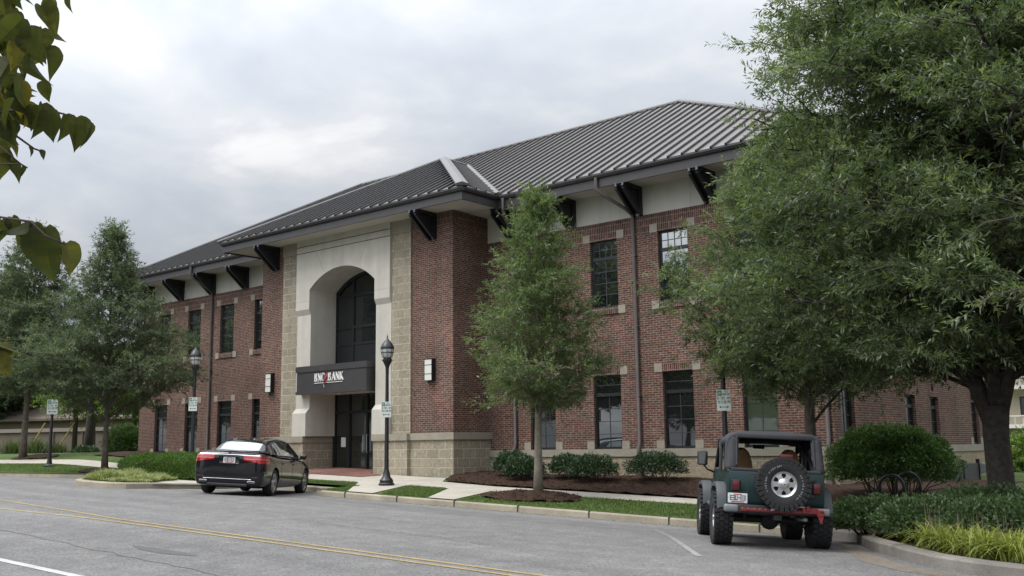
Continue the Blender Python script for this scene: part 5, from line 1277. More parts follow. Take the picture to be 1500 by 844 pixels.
# ------------------------------------------------------------------ the trees
def prof(*pts):
    xs = [p[0] for p in pts]; ys = [p[1] for p in pts]
    return lambda t: float(np.interp(t, xs, ys))
tree('oak_tree', 'slender young willow oak in the mulch ring before the right wing', at_ground(*T1P, .1), 7.6, .115, 2.35, prof((0,1.0),(.08,1.6),(.25,1.8),(.48,1.45),(.70,.85),(.88,.42),(1,.10)), 84, .115, .024, 11, 'oak_leaf_pale', 'bark_pale', 'street trees along the bank', sub=6.5, twigs=9.5, lpt=12, rise=.75, twigL=.42)
tree('oak_tree', 'middle-sized willow oak rising behind the jeep', at_ground(*T2P, .1), 8.3, .145, 2.9, prof((0,1.7),(.10,2.3),(.3,2.45),(.55,2.1),(.8,1.3),(1,.2)), 120, .11, .024, 23, 'oak_leaf', 'bark', 'street trees along the bank', sub=7, twigs=10, lpt=14, rise=.62, twigL=.36)
# the big one on the planter: a short trunk that forks
def leader(x, y, z, r0, r1, n=8, s=0):
    a = np.array([x[0], y[0], z[0]]); b = np.array([x[1], y[1], z[1]]); c = (a+b)/2+np.array([x[2], y[2], z[2]])
    P = bez(a, c, b, n); return ([np.array(p) for p in P], [r0+(r1-r0)*i/(n-1) for i in range(n)])
btz = pl_z(*BTP)-.05
big_axes = [([np.array([.02,0,-.3]), np.array([0,0,.25]), np.array([-.03,0,1.0]), np.array([-.05,0,1.9]), np.array([-.02,.02,2.35])], [.36,.27,.215,.205,.215]),
            leader((-.06,-1.9,-.3), (0,.2,0), (1.95,9.2,.2), .15, .03), leader((.02,1.7,.3), (0,.5,0), (2.2,10.0,.2), .15, .03), leader((0,.1,0), (.0,-1.4,-.2), (2.3,10.3,.3), .13, .03), leader((0,-.2,.1), (.05,1.6,.2), (2.3,9.6,.3), .12, .03), leader((0,.0,0), (0,.1,0), (2.3,11.8,0), .14, .02)]
tree('oak_tree', 'large old willow oak with a forked dark trunk filling the right side', (BTP[0], BTP[1], btz), 13.0, .27, 3.2, prof((0,3.2),(.08,4.5),(.22,4.6),(.45,4.0),(.66,3.2),(.85,2.2),(1,.6)), 205, .115, .026, 37, 'oak_leaf', 'bark_dark', 'street trees along the bank', sub=7, twigs=10, lpt=13, axes=big_axes, rise=.5, spread=.36, twigL=.42,
     cut=lambda p: np.hypot(p[:, 0]+4.85-0, p[:, 1]+18.5)[:] > 4.0)
tree('oak_tree', 'dark street oak at the left end of the bank', at_ground(*TLP, .05), 9.1, .12, 3.2, prof((0,2.3),(.08,3.5),(.22,3.5),(.42,2.4),(.66,1.25),(.86,.6),(1,.1)), 95, .13, .033, 51, 'oak_leaf_dark', 'bark', 'street trees along the bank', sub=6, twigs=9, lpt=12, rise=.6, twigL=.44)
tree('oak_tree', 'tall dark oak cut off by the left edge of the photo', at_ground(*T0P, .05), 11.2, .17, 3.5, prof((0,2.0),(.1,2.8),(.3,2.8),(.55,2.2),(.8,1.3),(1,.3)), 85, .15, .038, 67, 'oak_leaf_dark', 'bark', 'street trees along the bank', sub=6, twigs=9, lpt=12, rise=.55, twigL=.5)
# trees farther back on the left and across the right
def bgtree(label, x, y, z, H, Rr, seed, m='oak_leaf_dark', ll=.22, nl=60, zc=.25):
    return tree('background_tree', label, (x, y, z), H, .2, H*zc, prof((0,.6*Rr),(.15,.95*Rr),(.4,Rr),(.7,.75*Rr),(1,.15*Rr)), nl, ll, ll*.32, seed, m, 'bark', 'trees behind the far wall', sub=5, twigs=7, lpt=10, rise=.5, twigL=.7)
dpt = lambda px, depth: (lambda d: (d.x*depth, d.y*depth, d.z*depth))(r2*((px-750)/FPX)+fw)
def onray(px, py, depth):
    d = r2*((px-750)/FPX)-u2*((py-422)/FPX)+fw; return d*depth
q = onray(135, 672, 62); bgtree('bright green low tree seen under the left oak', q.x, q.y, q.z-.2, 6.3, 2.9, 71, 'bright_leaf', .2, 45, .5)
q = onray(195, 660, 58); bgtree('pale green tree touching the left end of the bank', q.x, q.y, q.z-.4, 6.3, 2.4, 73, 'bright_leaf', .2, 45, .42)
q = onray(-15, 660, 88); a0_ = bgtree('far tall tree at the left edge above the low brown building', q.x, q.y, q.z, 15, 6.5, 79, ll=.36, nl=70)
q = onray(60, 660, 100); bgtree('far tree over the brown roof behind the left oak', q.x, q.y, q.z, 11, 5.5, 83, ll=.4, nl=60)
q = onray(150, 660, 95); bgtree('far tree showing between the left oak and the bank', q.x, q.y, q.z, 9.5, 5.0, 89, ll=.4, nl=60)
q = onray(1500, 690, 46); bgtree('yellow-green shrubby tree right of the big trunk', q.x, q.y, q.z-.9, 2.3, 1.1, 97, 'bright_leaf', .17, 45, .15)
q = onray(1600, 690, 120); bgtree('tree beyond the beige apartments at the right edge', q.x, q.y, q.z-1, 19, 7, 101, ll=.3, nl=60)
# across the street behind the viewer: these show only in the window panes
for i, (x, y, h_) in enumerate(((-30,-17,10),(-40,-16,14.5),(-50,-17,19),(-62,-19,17),(-75,-18,20),(-92,-18,19),(-110,-20,20),(-12,-19,11),(4,-20,10))):
    dup(a0_, (x, y, road(x, y)-.1), rotz=i*1.3, scale=h_/15, label='tree across the street behind the viewer, reflected in the panes')['group'] = 'trees across the street'

# ------------------------------------------------------------------ shrubs, hedges, ground cover
def leafcloud(name, label, cat, loc, blobs, n, LL, LW, m, seed, group=None, stems=True, upb=.5, out=.8, inner=.45, upright=0.):
    """leaves through the outer shell of a few overlapping ellipsoids; blobs: (x,y,z,rx,ry,rz)"""
    rng = np.random.default_rng(seed); T = thing(name, label, cat, loc, group, local=True)
    w = np.array([b[3]*b[4]+b[4]*b[5]+b[3]*b[5] for b in blobs]); w /= w.sum(); k = rng.choice(len(blobs), n, p=w); Bq = np.array(blobs)[k]
    d = nrm(rng.normal(size=(n, 3))); d[:, 2] = np.where(d[:, 2] < -.35, -d[:, 2], d[:, 2]); rr_ = (1-inner*rng.random(n)**1.6)
    lump = 1+.13*np.sin(d[:, 0]*7+k*2+seed)*np.sin(d[:, 1]*6+k)+.10*np.sin(d[:, 2]*9+3*k)+.05*rng.normal(size=n)
    P = Bq[:, :3]+d*Bq[:, 3:]*(rr_*lump)[:, None]
    keep = P[:, 2] > .01; P = P[keep]; d = d[keep]; k = k[keep]; n = len(P)
    D = nrm(d*out+rng.normal(size=(n, 3))*.6+np.array([0, 0, .25+upright]))
    v, q_ = leaves(P, D, LL*(.6+.7*rng.random(n)), LW*(.65+.6*rng.random(n)), rng, up=upb)
    cl = np.sin(P[:, 0]*9+seed)*np.sin(P[:, 1]*8)*np.sin(P[:, 2]*8+1); var = .38+.12*cl+.17*rng.normal(size=n)
    fast_mesh('foliage', v, q_, var, m, T)
    if stems:
        s_ = MB()
        for b in blobs:
            for j in range(5):
                dd = nrm(rng.normal(size=3)); p = np.array(b[:3])+dd*np.array(b[3:])*.8; p[2] = abs(p[2]); s_.tube([V((b[0]*.6+.05*dd[0], b[1]*.6, -.05)), V((p*.5+np.array([b[0]*.3, b[1]*.3, .1])).tolist()), V(p.tolist())], [.018, .012, .006], 4, cap=False)
        obj('stem', s_, 'twig_bark', T)
    return T
q = (-8.75, 24.0); z = wallbed(*q)
leafcloud('shrub', 'large rounded glossy green shrub by the corner, right of the jeep', 'shrub', (q[0], q[1], z), [(0,0,.75,1.25,1.0,.85),(-.75,.1,.75,.75,.8,.75),(.8,-.1,.7,.8,.8,.7),(.1,.1,1.15,.85,.8,.62),(-.4,-.2,1.1,.7,.6,.55),(.65,.2,1.05,.6,.6,.5)], 46000, .075, .038, 'shrub_leaf', 3)
SB = [(-20.75,24.6,.62,.50,'round dark shrub at the inside corner of the entrance bay'), (-19.75,23.95,.66,.46,'low dark shrub left of the young oak, nearer the sidewalk'), (-18.55,24.6,.60,.46,'dark shrub against the stone base just left of the young oak trunk'), (-17.35,24.15,.74,.50,'dark shrub just right of the young oak trunk'), (-15.55,24.7,.86,.52,'wide loose dark shrub beside the grey downspout')]
for i, (x, y, r_, h_, lab) in enumerate(SB):
    leafcloud('shrub', lab, 'shrub', (x, y, wallbed(x, y)), [(0,0,h_*.75,r_,r_*.9,h_*.8),(r_*.4,.1,h_*.7,r_*.55,r_*.6,h_*.6),(-r_*.45,-.05,h_*.65,r_*.5,r_*.6,h_*.65)], 5200, .085, .034, 'dark_shrub_leaf', 20+i, 'foundation shrubs along the right wing')
# hedge and ornamental patch on the left bulb
def boxcloud(name, label, cat, loc, rotz, lx, ly, lz, n, LL, LW, m, seed, upright=.3, mound=0.):
    rng = np.random.default_rng(seed); T = thing(name, label, cat, loc, local=True, rotz=rotz)
    f = rng.random(n); P = np.stack([(rng.random(n)-.5)*lx, (rng.random(n)-.5)*ly, rng.random(n)*lz], 1)
    face = rng.choice(4, n, p=[.5, .25, .125, .125]); dep = .10*rng.random(n)**1.5*1.3
    P[:, 2] = np.where(face == 0, lz-dep, P[:, 2]); P[:, 1] = np.where(face == 1, -ly/2+dep, P[:, 1]); P[:, 0] = np.where(face == 2, lx/2-dep, np.where(face == 3, -lx/2+dep, P[:, 0]))
    e_ = np.maximum(np.abs(P[:, 0])/(lx/2), np.abs(P[:, 1])/(ly/2)); rnd = np.clip((e_-.72)/.28, 0, 1)
    P[:, 2] *= (1-.28*rnd**2)*(1+.07*np.sin(P[:, 0]*5+seed)+.06*np.sin(P[:, 1]*7+P[:, 0]*2))
    nn_ = np.zeros((n, 3)); nn_[face == 0] = (0,0,1); nn_[face == 1] = (0,-1,0); nn_[face == 2] = (1,0,0); nn_[face == 3] = (-1,0,0)
    D = nrm(nn_*.8+rng.normal(size=(n, 3))*.55+np.array([0, 0, upright]))
    v, q_ = leaves(P, D, LL*(.6+.7*rng.random(n)), LW*(.65+.6*rng.random(n)), rng)
    fast_mesh('foliage', v, q_, .45+.18*rng.normal(size=n), m, T)
    s_ = MB()
    for j in range(int(lx/.35)):
        x = -lx/2+.2+j*.35; s_.tube([V((x, 0, -.1)), V((x+.05, .03, lz*.6))], [.03, .01], 5)
    core = MB(); core.rbox((-lx/2+.16, -ly/2+.16, .02), (lx/2-.16, ly/2-.16, lz-.17), .08, 2); obj('inner_growth', core, 'twig_bark', T); obj('stem', s_, 'twig_bark', T)
    return T
hx, hy = -31.35, 19.2
boxcloud('hedge', 'clipped bright green boxy hedge on the left planting bulb', 'hedge', (hx, hy, road(hx, YK)+.14), R(4), 4.3, 1.25, .74, 26000, .07, .024, 'hedge_leaf', 5)
# the low pale grass patch: counted as one planting
def blades(name, P, H, rng, m, parent=None, lean=.5, w=.012, seg=3, arch=1.0, droop=.0, kind=None, label=None, cat=None, jit=.25, base=.45):
    n = len(P); az = rng.random(n)*2*math.pi; ln = lean*(.3+1.0*rng.random(n)); h = H*(.6+.6*rng.random(n)); dirx = np.stack([np.cos(az), np.sin(az), np.zeros(n)], 1); side = np.stack([-np.sin(az), np.cos(az), np.zeros(n)], 1)
    rows = []
    for s_ in range(seg+1):
        t = s_/seg; out_ = dirx*(h*ln*(t**(1+arch)))[:, None]; zz_ = h*(t-droop*ln*t**3)
        c = P+out_+np.stack([np.zeros(n), np.zeros(n), zz_], 1); ww = w*(1-.92*t**2)*(.7+.6*rng.random(n) if s_ == 0 else 1)
        rows.append((c-side*(ww if np.ndim(ww) else np.full(n, ww))[:, None], c+side*(ww if np.ndim(ww) else np.full(n, ww))[:, None]))
    v = np.stack([r for p in rows for r in p], 1); K = 2*(seg+1); idx = np.arange(n)[:, None]*K
    q_ = np.concatenate([idx+np.array([[2*s_, 2*s_+1, 2*s_+3, 2*s_+2]]) for s_ in range(seg)], 0); base_var = base+jit*rng.normal(size=n)
    var = np.concatenate([base_var+.06*s_ for s_ in range(seg)])
    return fast_mesh(name, v.reshape(-1, 3), q_, var, m, parent)
rng = np.random.default_rng(77)
def inpoly(x, y, poly):
    c = np.zeros(len(x), bool); j = len(poly)-1
    for i in range(len(poly)):
        xi, yi = poly[i]; xj, yj = poly[j]; c ^= ((yi > y) != (yj > y)) & (x < (xj-xi)*(y-yi)/(yj-yi+1e-12)+xi); j = i
    return c
def scatter(poly, n, zf, rng):
    xs = [p[0] for p in poly]; ys = [p[1] for p in poly]; x = min(xs)+rng.random(n*3)*(max(xs)-min(xs)); y = min(ys)+rng.random(n*3)*(max(ys)-min(ys)); k = inpoly(x, y, poly); x, y = x[k][:n], y[k][:n]
    return np.stack([x, y, np.array([zf(a, b) for a, b in zip(x, y)])], 1)
gp = [(-32.6,18.35),(-31.0,17.3),(-28.9,15.2),(-28.4,14.7),(-27.4,14.4),(-26.5,14.6),(-26.1,15.2),(-27.0,16.0),(-28.6,17.3),(-29.6,18.35)]
fill_poly('grass_bed', gp, 'mulch', .02, f=lambda x, y: road(x, min(y, YK))+.125, step=.4, bumpy=.03)
P = scatter(gp, 20000, lambda x, y: road(x, min(y, YK))+.11, rng)
hh_ = .34*(.62+.38*np.sin(P[:, 0]*2.1+1)*np.sin(P[:, 1]*2.4)+.25*np.sin(P[:, 0]*5.3+P[:, 1]*4.1)); hh_ = np.clip(hh_, .14, .5)
o = blades('ornamental_grass', P, hh_, rng, 'patch_grass', lean=.95, w=.011, arch=.8, droop=.35); tag(o, kind='stuff')
# turf blades along the near verge
tp = []
for poly in ([(-20.4,YK+.19),(-18.75,YK+.19),(-20.2,21.05),(-21.7,21.05)], [(-17.55,YK+.19),(-8.6,YK+.19),(-7.6,21.3),(-18.3,21.1)], [(-22.75,YK+.19),(-21.9,YK+.19),(-23.9,21.0),(-26.0,20.85),(-25.5,20.2),(-22.8,20.15)]):
    A_ = scatter(poly, 16000 if poly[0][0] > -18 else 7000, lambda x, y: verge(x, y), rng)
    for c_, rx_, ry_ in ((T1P, 1.5, .98), (T2P, 1.35, .98)): A_ = A_[((A_[:, 0]-c_[0])/rx_)**2+((A_[:, 1]-c_[1]+.25)/ry_)**2 > 1]
    tp.append(A_)
tp.append(scatter([(-56,18.85),(-37.5,18.85),(-37.8,19.4),(-38.6,21.2),(-56,21.2)], 14000, lambda x, y: verge(x, y), rng))
P = np.concatenate(tp); o = blades('turf_blades', P, .05, rng, 'turf_blade', lean=.6, w=.007, seg=2); tag(o, kind='stuff')
# planter on the right: dark ground-cover shrubs behind, yellow-green strap-leaved clumps in front
CV = [(-6.75,17.75,.80,.62,'low dark green ground-cover shrub at the planter tip by the jeep'),(-6.15,18.7,.95,.58,'low dark shrub in front of the bike rack'),(-5.55,17.0,.9,.68,'low dark shrub at the middle of the planter behind the yellow-green clumps'),(-5.1,18.0,.9,.85,'low dark shrub at the foot of the big oak'),(-4.35,16.6,.95,.72,'low dark shrub right of the planter middle'),(-3.8,17.6,1.0,.85,'low dark shrub right of the big oak trunk'),(-3.2,16.3,.9,.72,'low dark shrub at the right edge of the planter')]
for i, (x, y, r_, h_, lab) in enumerate(CV):
    leafcloud('ground_cover_shrub', lab, 'shrub', (x, y, pl_z(x, y)), [(0,0,h_*.45,r_,r_*.85,h_*.62),(r_*.45,.1,h_*.5,r_*.6,r_*.6,h_*.55),(-r_*.4,-.1,h_*.45,r_*.6,r_*.6,h_*.5)], 11000, .066, .038, 'cover_leaf', 40+i, 'low shrubs in the right planter')
YG = [(-5.02,15.35,'leftmost yellow-green strap-leaved clump on the planter edge'),(-4.62,15.05,'yellow-green clump second from the left on the planter edge'),(-4.45,15.6,'yellow-green clump behind the second one from the left'),(-4.18,14.62,'yellow-green clump arching over the planter kerb at its bend'),(-3.95,15.25,'yellow-green clump in the middle of the planter bed'),(-3.7,14.5,'bright yellow-green clump third along the kerb from the bend'),(-3.45,15.0,'yellow-green clump near the right edge, back row'),(-3.2,14.4,'yellow-green clump at the bottom right corner'),(-2.9,14.9,'rightmost yellow-green clump at the edge of the photo')]
for i, (x, y, lab) in enumerate(YG):
    T = thing('strap_leaf_clump', lab, 'plant', (x, y, pl_z(x, y)), 'yellow-green strap-leaved clumps in the planter', local=True)
    rg_ = np.random.default_rng(200+i); n = 210; P = np.stack([rg_.normal(size=n)*.10, rg_.normal(size=n)*.10, np.zeros(n)], 1)
    blades('leaves', P, .54, rg_, 'strap_leaf', T, lean=1.05, w=.0115, seg=7, arch=.75, droop=.66, jit=.24)
    if i in (0,1,2,4,6,8):
        n = 16; P = np.stack([rg_.normal(size=n)*.16, .1+rg_.normal(size=n)*.14, np.zeros(n)], 1)
        blades('seed_stalk', P, .62, rg_, 'seed_stalk', T, lean=.12, w=.007, seg=3)
# mulch chips scattered on the bed and rings
P = scatter([(-22.0,22.95),(-19.5,22.5),(-10.5,22.65),(-10.5,25.8),(-22.6,25.8)], 9000, lambda x, y: wallbed(x, y)+.05, rng); 
P2 = np.concatenate([np.stack([c_[0]+rx_*np.sqrt(u_)*np.cos(a_), c_[1]-.25+ry_*np.sqrt(u_)*np.sin(a_), np.zeros(1500)], 1) for c_, rx_, ry_ in ((T1P,1.35,.85),(T2P,1.2,.85)) for u_, a_ in ((rng.random(1500), rng.random(1500)*6.283),)])
P2[:, 2] = [verge(a, b)+.05+.14*max(0, 1-((a-(T1P[0] if a < -12 else T2P[0]))/1.45)**2-((b+.25-(T1P[1] if a < -12 else T2P[1]))/.95)**2) for a, b in P2[:, :2]]
P = np.concatenate([P, P2]); D = rng.normal(size=P.shape)*np.array([1, 1, .35]); v, q_ = leaves(P, D, .05+.05*rng.random(len(P)), .012+.012*rng.random(len(P)), rng)
leafmat('mulch_chip_bark', (.025,.011,.007), (.055,.025,.016), (.13,.07,.045), rough=.9, trans=0)
o = fast_mesh('mulch_chips', v, q_, .4+.25*rng.normal(size=len(P)), 'mulch_chip_bark'); tag(o, kind='stuff')

# fallen leaves and grit blown along the gutter
xg = -22.5+14.2*rng.random(700); yg_ = 18.56-.32*rng.random(700)**2.2; P = np.stack([xg, yg_, np.array([road(a, b) for a, b in zip(xg, yg_)])+.006], 1)
D = rng.normal(size=P.shape)*np.array([1, 1, .06]); v, q_ = leaves(P, D, .03+.05*rng.random(len(P)), .008+.014*rng.random(len(P)), rng, up=3.)
o = fast_mesh('gutter_litter', v, q_, .5+.3*rng.normal(size=len(P)), 'seed_stalk'); tag(o, kind='stuff')

# ------------------------------------------------------------------ bike racks, service screen, left background, right apartments
def bike_rack():
    T = thing('bike_rack', '', 'bike rack', (0,0,0), 'hoop bike racks on the sidewalk', local=True)
    p = MB(); w = .24; p.tube([(-w,0,-.05),(-w,0,.62)]+[(-w*math.cos(a), 0, .62+w*math.sin(a)) for a in lin(0, math.pi, 13)][1:-1]+[(w,0,.62),(w,0,-.05)], .032, 12); obj('hoop', p, 'rack_black', T, smooth=True)
    f = MB()
    for s in (-1, 1): f.lathe([(.07, -.03), (.07, .012), (.045, .02)], (s*w, 0, 0), 'z', 16)
    obj('base_flange', f, 'rack_black', T); return T
k0 = bike_rack(); x, y = -7.78, 21.4; k0.location = (x, y, verge(x, y)); k0.rotation_euler = (0,0,R(12)); k0['label'] = 'black hoop bike rack nearest the viewer, by the big shrub'
x, y = -7.75, 22.3; dup(k0, (x, y, verge(x, y)), R(12), 'black hoop bike rack just behind the other one')
T = thing('service_screen', 'dark grey service screen panels against the stone base at the far right', 'screen', (-9.3, 31.0, -1.6))
mb = MB()
for y0, y1 in ((29.3,31.4),(31.46,32.9)): mb.box((-9.33, y0, -1.7), (-9.29, y1, -.62))
obj('panel', mb, 'screen_grey', T)
for y in (29.25, 31.43, 32.95): obj('post', MB().box((-9.36, y-.03, -1.8), (-9.26, y+.03, -.50)), 'black_iron', T)
mb = MB(); mb.prism([(-9.3, 32.95, -.60), (-9.3, 33.0, -.95), (-8.9, 33.0, -.90), (-8.6,33.0,-.80)], (0, .05, 0)); obj('brace', mb, 'galvanised', T)

def seg2(px0, px1, py, depth0, depth1):
    a, b = onray(px0, py, depth0), onray(px1, py, depth1); return a, b
# retaining wall of tan block with a light coping
a, b = seg2(-90, 215, 668, 72, 66); d = (b-a); d.z = 0; n_ = V((d.y, -d.x, 0)).normalized(); n_ = n_ if n_.y < 0 else -n_
zb_, zt_ = -1.0, 1.48
T = thing('retaining_wall', 'long tan block retaining wall with a pale coping at the far left', 'wall', (a.x, a.y, -.5))
mb = MB(); mb.prism([V((a.x,a.y,zb_)), V((b.x,b.y,zb_)), V((b.x,b.y,zt_)), V((a.x,a.y,zt_))], -n_*.5); obj('block_face', mb, 'retaining_block', T)
mb = MB(); mb.prism([V((a.x,a.y,zt_))+n_*.12, V((b.x,b.y,zt_))+n_*.12, V((b.x,b.y,zt_+.25))+n_*.12, V((a.x,a.y,zt_+.25))+n_*.12], -n_*.75); obj('coping', mb, 'coping', T)
mb = MB()
for u in lin(.02, .98, 8): p = a+(b-a)*u; mb.prism([V((p.x,p.y,zb_))+n_*.1, V((p.x+d.x*.004,p.y+d.y*.004,zb_))+n_*.1, V((p.x+d.x*.004,p.y+d.y*.004,zt_))+n_*.1, V((p.x,p.y,zt_))+n_*.1], -n_*.2)
obj('pier', mb, 'brown_wall', T)
# low brown building above it
c = onray(62, 640, 84); ang = math.atan2(d.y, d.x)
T = thing('outbuilding', 'low brown building with a shingle roof above the far retaining wall', 'building', (c.x, c.y, 0), local=True, rotz=ang)
mb = MB(); mb.box((-11, 0, -1-0), (12, 8, 2.9)); obj('wall', mb, 'brown_wall', T)
mb = MB(); mb.prism([(-11.5,-.5,2.85),(-11.5,4,4.6),(-11.5,8.5,2.85)], (24,0,0)); obj('roof', mb, 'brown_roof', T)
mb = MB(); mb.box((-11.5,-.56,2.72),(12.5,-.5,2.9)); obj('fascia', mb, 'brown_roof', T)
for x in (-6, 0.5, 6): obj('window', MB().box((x-.7,-.03,.9),(x+.7,.03,2.1)), 'glass_low', T)
# utility pole with two yellow-guarded guy wires
p = onray(108, 667, 62); T = thing('utility_pole', 'brown wooden utility pole in front of the far retaining wall', 'pole', (p.x, p.y, p.z), local=True)
mb = MB(); mb.tube([(0,0,-.4),(0,0,9.5)], [.17,.11], 10); obj('shaft', mb, 'bark', T, smooth=True)
mb = MB(); mb.box((-1.1,-.05,8.9),(1.1,.05,9.02)); obj('crossarm', mb, 'bark', T)
for i, (x0, y0, x1, y1, lab) in enumerate(((39,665,66,620,'yellow guard of the left guy wire, leaning right'), (79,666,109,619,'yellow guard of the right guy wire, leaning right'))):
    dpth = 61.5; A_, B2 = onray(x0, y0, dpth), onray(x1, y1, dpth+.3); T = thing('guy_wire', 'guy wire with '+lab, 'guy wire', tuple(A_), 'guy wires of the utility pole')
    mb = MB(); mb.tube([A_, B2], .045, 6); obj('guard', mb, 'guard_yellow', T)
    C2 = A_+(B2-A_)*2.6; mb = MB(); mb.tube([A_, C2], .012, 4); obj('wire', mb, 'black_iron', T)
# tall grass tufts and a dark bush on the far side
for i, (px, dp, h_, lab) in enumerate(((18,60,1.5,'feathery grass tuft left of the yellow guards'),(52,60,1.6,'wide feathery grass tuft behind the left yellow guard'),(84,60.5,1.3,'small feathery grass tuft behind the right yellow guard'))):
    p = onray(px, 668, dp); T = thing('grass_tuft', lab, 'ornamental grass', tuple(p), 'feathery grass tufts by the far wall', local=True); rg_ = np.random.default_rng(300+i)
    n = 500; P = np.stack([rg_.normal(size=n)*.30, rg_.normal(size=n)*.25, np.full(n, -.2)], 1); blades('leaves', P, h_*.8, rg_, 'tuft_blade', T, lean=.45, w=.018, seg=4, droop=.3)
p = onray(180, 676, 52.5)
leafcloud('shrub', 'big dark evergreen bush at the left end of the bank', 'shrub', (p.x, p.y, p.z-.2), [(0,0,.95,1.0,1.0,1.05),(.5,.3,1.1,.9,.8,.9),(-.5,.1,.8,.7,.8,.8)], 9000, .13, .06, 'shrub_leaf', 91)
p = onray(125, 670, 58); leafcloud('shrub', 'low dark bush round the trunk beyond the far sidewalk', 'shrub', (p.x, p.y, p.z-.1), [(0,0,.25,1.3,.7,.45)], 2500, .13, .05, 'dark_shrub_leaf', 93)
p = onray(128, 672, 59); T = thing('tree_trunk', 'dark bare tree trunk left of the near street oak, crown lost in the leaves', 'tree', tuple(p), local=True)
mb = MB(); mb.tube([(0,0,-.3),(.05,0,1.8),(.0,.1,4.2),(.2,0,6.5)], [.27,.22,.19,.08], 10); mb.tube([(.0,.1,3.6),(.9,.2,5.4)], [.1,.03], 6); mb.tube([(.0,.1,3.9),(-.9,.0,5.8)], [.1,.03], 6); obj('trunk', mb, 'bark_dark', T, smooth=True)
# beige apartments far right
c = onray(1540, 650, 80); T = thing('apartment_building', 'beige apartment block with white balconies far behind the big oak', 'building', (c.x, c.y, 0), local=True, rotz=R(25))
mb = MB(); mb.box((-7, 0, -4), (30, 14, 11)); obj('wall', mb, 'beige_wall', T)
for zf in (1.05, 4.1, 7.2):
    mb = MB(); mb.box((-7.1, -1.6, zf), (30, -.003, zf+.3)); mb.box((-7.1, -1.62, zf+.9), (30, -1.55, zf+1.0))
    for k in range(60): mb.box((-7+.6*k, -1.6, zf+.3), (-6.96+.6*k, -1.56, zf+.9))
    obj('balcony', mb, 'balcony_white', T)
    for k in range(6): 
        w = obj('window', MB().box((-6+4*k, -.04, zf+.9), (-4.2+4*k, .04, zf+2.5)), 'window_frame', T); obj('pane', MB().box((-5.9+4*k, -.05, zf+1.0), (-4.3+4*k, -.041, zf+2.4)), 'glass_low', w)
obj('carport_opening', MB().box((-6.5, -.03, -3.5), (29, .05, .4)), 'brown_wall', T)
mb = MB(); mb.prism([(-8,-2,11),(-8,7,14.5),(-8,16,11)], (39,0,0)); obj('roof', mb, 'brown_roof', T)

# ------------------------------------------------------------------ the near redbud branches hanging into the upper left
T = thing('redbud_tree', 'near broad-leaved tree whose heart-shaped leaves hang into the upper left corner', 'tree', (-5.4, -.6, -1.6), local=True)
off = V((-5.4, -.6, -1.6)); rg_ = np.random.default_rng(9); wood = MB()
wood.tube([(0,0,-.3),(.05,.02,.9),(.1,0,2.0),(.0,.1,3.2),(-.2,.2,4.8)], [.12,.10,.085,.06,.02], 10)
LV = []; LF = []; LVAR = []
def heart(base, d, nrm_, L_, W_, curl, var):
    """a heart-shaped leaf folded on its midrib, waved along the edge and drooping to a drawn-out tip"""
    d = d.normalized(); s = d.cross(nrm_).normalized(); n = s.cross(d)
    us = [-.06, .0, .10, .22, .36, .50, .63, .75, .85, .93, 1.0]; ws = [.16, .33, .46, .52, .53, .47, .37, .25, .13, .05, .0]; ph = rg_.random()*6
    f = lambda u, w: base+d*(u*L_)+s*(w*W_*(1-.10*curl))+n*(abs(w)*W_*.36*curl-u*u*L_*.26*curl+.05*W_*math.sin(9*u+ph)*abs(w)*2)
    for sg in (1, -1):
        st_ = len(LV)
        for u, w in zip(us, ws):
            for q in (0, .55, 1.0): LV.append(tuple(f(max(u, 0) if q == 0 else u*(1 if q == 1 else .6)+(0 if q == 1 else .4*max(u, 0)), w*q*sg)))
        for i in range(len(us)-1):
            for k in (0, 1):
                a_ = st_+i*3+k; LF.append((a_, a_+1, a_+4, a_+3) if sg > 0 else (a_+3, a_+4, a_+1, a_)); LVAR.append(var+.05*rg_.normal())
def px3(px, py, depth): return onray(px, py, depth)-off
DN = -u2
def leaf_at(px, py, depth, tip, size, var, twist=0.0, wide=.80):
    """leaf with its stalk end near px,py, its tip towards direction tip (image degrees, 90 = down)"""
    tip += rg_.normal()*13; twist += rg_.normal()*.6; size *= .85+.35*rg_.random()
    a = R(tip); d = (r2*math.cos(a)-u2*math.sin(a)).normalized(); n = (-fw*math.cos(twist)+d.cross(fw)*math.sin(twist)); L_ = size*depth/FPX
    heart(px3(px, py, depth), d, n, L_, L_*wide, .9+1.1*rg_.random(), var)
def branch(pts, r0=.006, r1=.002):
    wood.tube([px3(*p) for p in pts], [r0+(r1-r0)*i/(len(pts)-1) for i in range(len(pts))], 6)
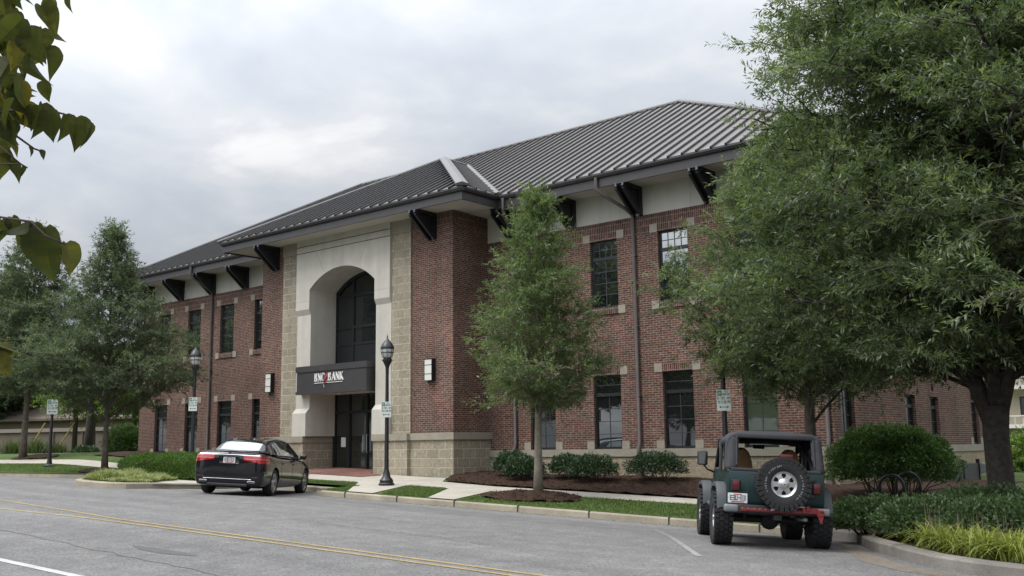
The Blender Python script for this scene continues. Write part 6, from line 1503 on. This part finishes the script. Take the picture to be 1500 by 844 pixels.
# limbs from the trunk to just outside the frame, then twigs into view
for tgt, z0 in (((-60,-90,2.6), 3.0), ((-70,250,2.4), 2.4), ((-60,420,2.5), 1.9)):
    e_ = px3(*tgt); wood.tube([V((.05,.03,z0)), (V((.05,.03,z0))*2+e_)/3+V((0,0,.22)), (V((.05,.03,z0))+e_*2)/3+V((0,0,.16)), e_], [.04,.026,.015,.008], 7)
branch([(-60,-90,2.6),(10,0,2.5),(45,80,2.5),(20,170,2.5)]); branch([(-60,-90,2.6),(60,-40,2.6),(140,-20,2.6),(180,-4,2.6)]); branch([(-70,250,2.4),(-10,165,2.45),(50,160,2.5),(75,162,2.5),(110,172,2.5),(125,178,2.5)], .004)
branch([(-70,250,2.4),(0,215,2.4),(30,240,2.4)], .003); branch([(-10,165,2.45),(25,200,2.45),(50,218,2.45),(62,222,2.45)], .003); branch([(-60,420,2.5),(0,318,2.4),(45,325,2.4),(66,345,2.4),(95,358,2.4)], .004)
branch([(-60,420,2.5),(-20,470,2.4),(-5,500,2.4)], .003); branch([(0,240,2.4),(30,240,2.4),(40,246,2.4)], .002)
for i in range(64):      # the dense cluster
    t = rg_.random(); py = -40+225*t; px = -25+(82-62*abs(t-.42)*1.3)*rg_.random()**.8
    leaf_at(px, py, 2.35+.4*rg_.random(), 90+rg_.normal()*38, 33+15*rg_.random(), .25+.30*rg_.random()+(.25 if rg_.random() < .2 else -.08), rg_.normal()*.8)
for px, py, tp_, sz, vr, tw in ((62,42,75,46,.45,.5),(68,70,70,42,.4,.9),(60,8,70,40,.5,.4),(78,0,95,36,.5,.5),(104,-6,100,24,.35,.3),(66,120,90,26,.4,.9),(40,150,85,40,.75,.1),(30,120,80,46,.8,.2),(62,152,92,50,.3,1.0),(76,162,88,44,.3,.8),(95,168,100,38,.3,1.0),(112,172,95,42,.32,.9),(124,176,80,40,.32,.6),(48,155,95,36,.35,.9),(16,178,80,32,.05,.7),(12,210,40,26,.6,.8),(42,216,80,14,.25,.8),(58,220,70,18,.3,.9),(14,240,50,26,.3,.5),(32,242,75,22,.2,1.1),(4,196,85,40,.45,.6),(0,226,85,36,.5,.5),(170,-14,60,20,.3,.5),
        (18,318,80,34,.25,.9),(38,324,100,42,.2,1.0),(66,334,94,76,.22,.75),(97,356,66,50,.55,.2),(2,322,90,36,.3,.8),(50,326,98,36,.25,1.1),(28,330,70,30,.3,.9),(2,502,85,46,.70,.4),(-6,520,80,42,.6,.2),(-8,490,75,40,.4,.6)):
    leaf_at(px, py, 2.42+.06*rg_.random(), tp_, sz, vr, tw)
verts = np.array(LV); 
hl_ = fast_mesh('leaves', verts, np.array(LF), np.array(LVAR), 'heart_leaf', T); hl_.data.polygons.foreach_set('use_smooth', [True]*len(hl_.data.polygons)); obj('trunk', wood, 'twig_bark', T, smooth=True)
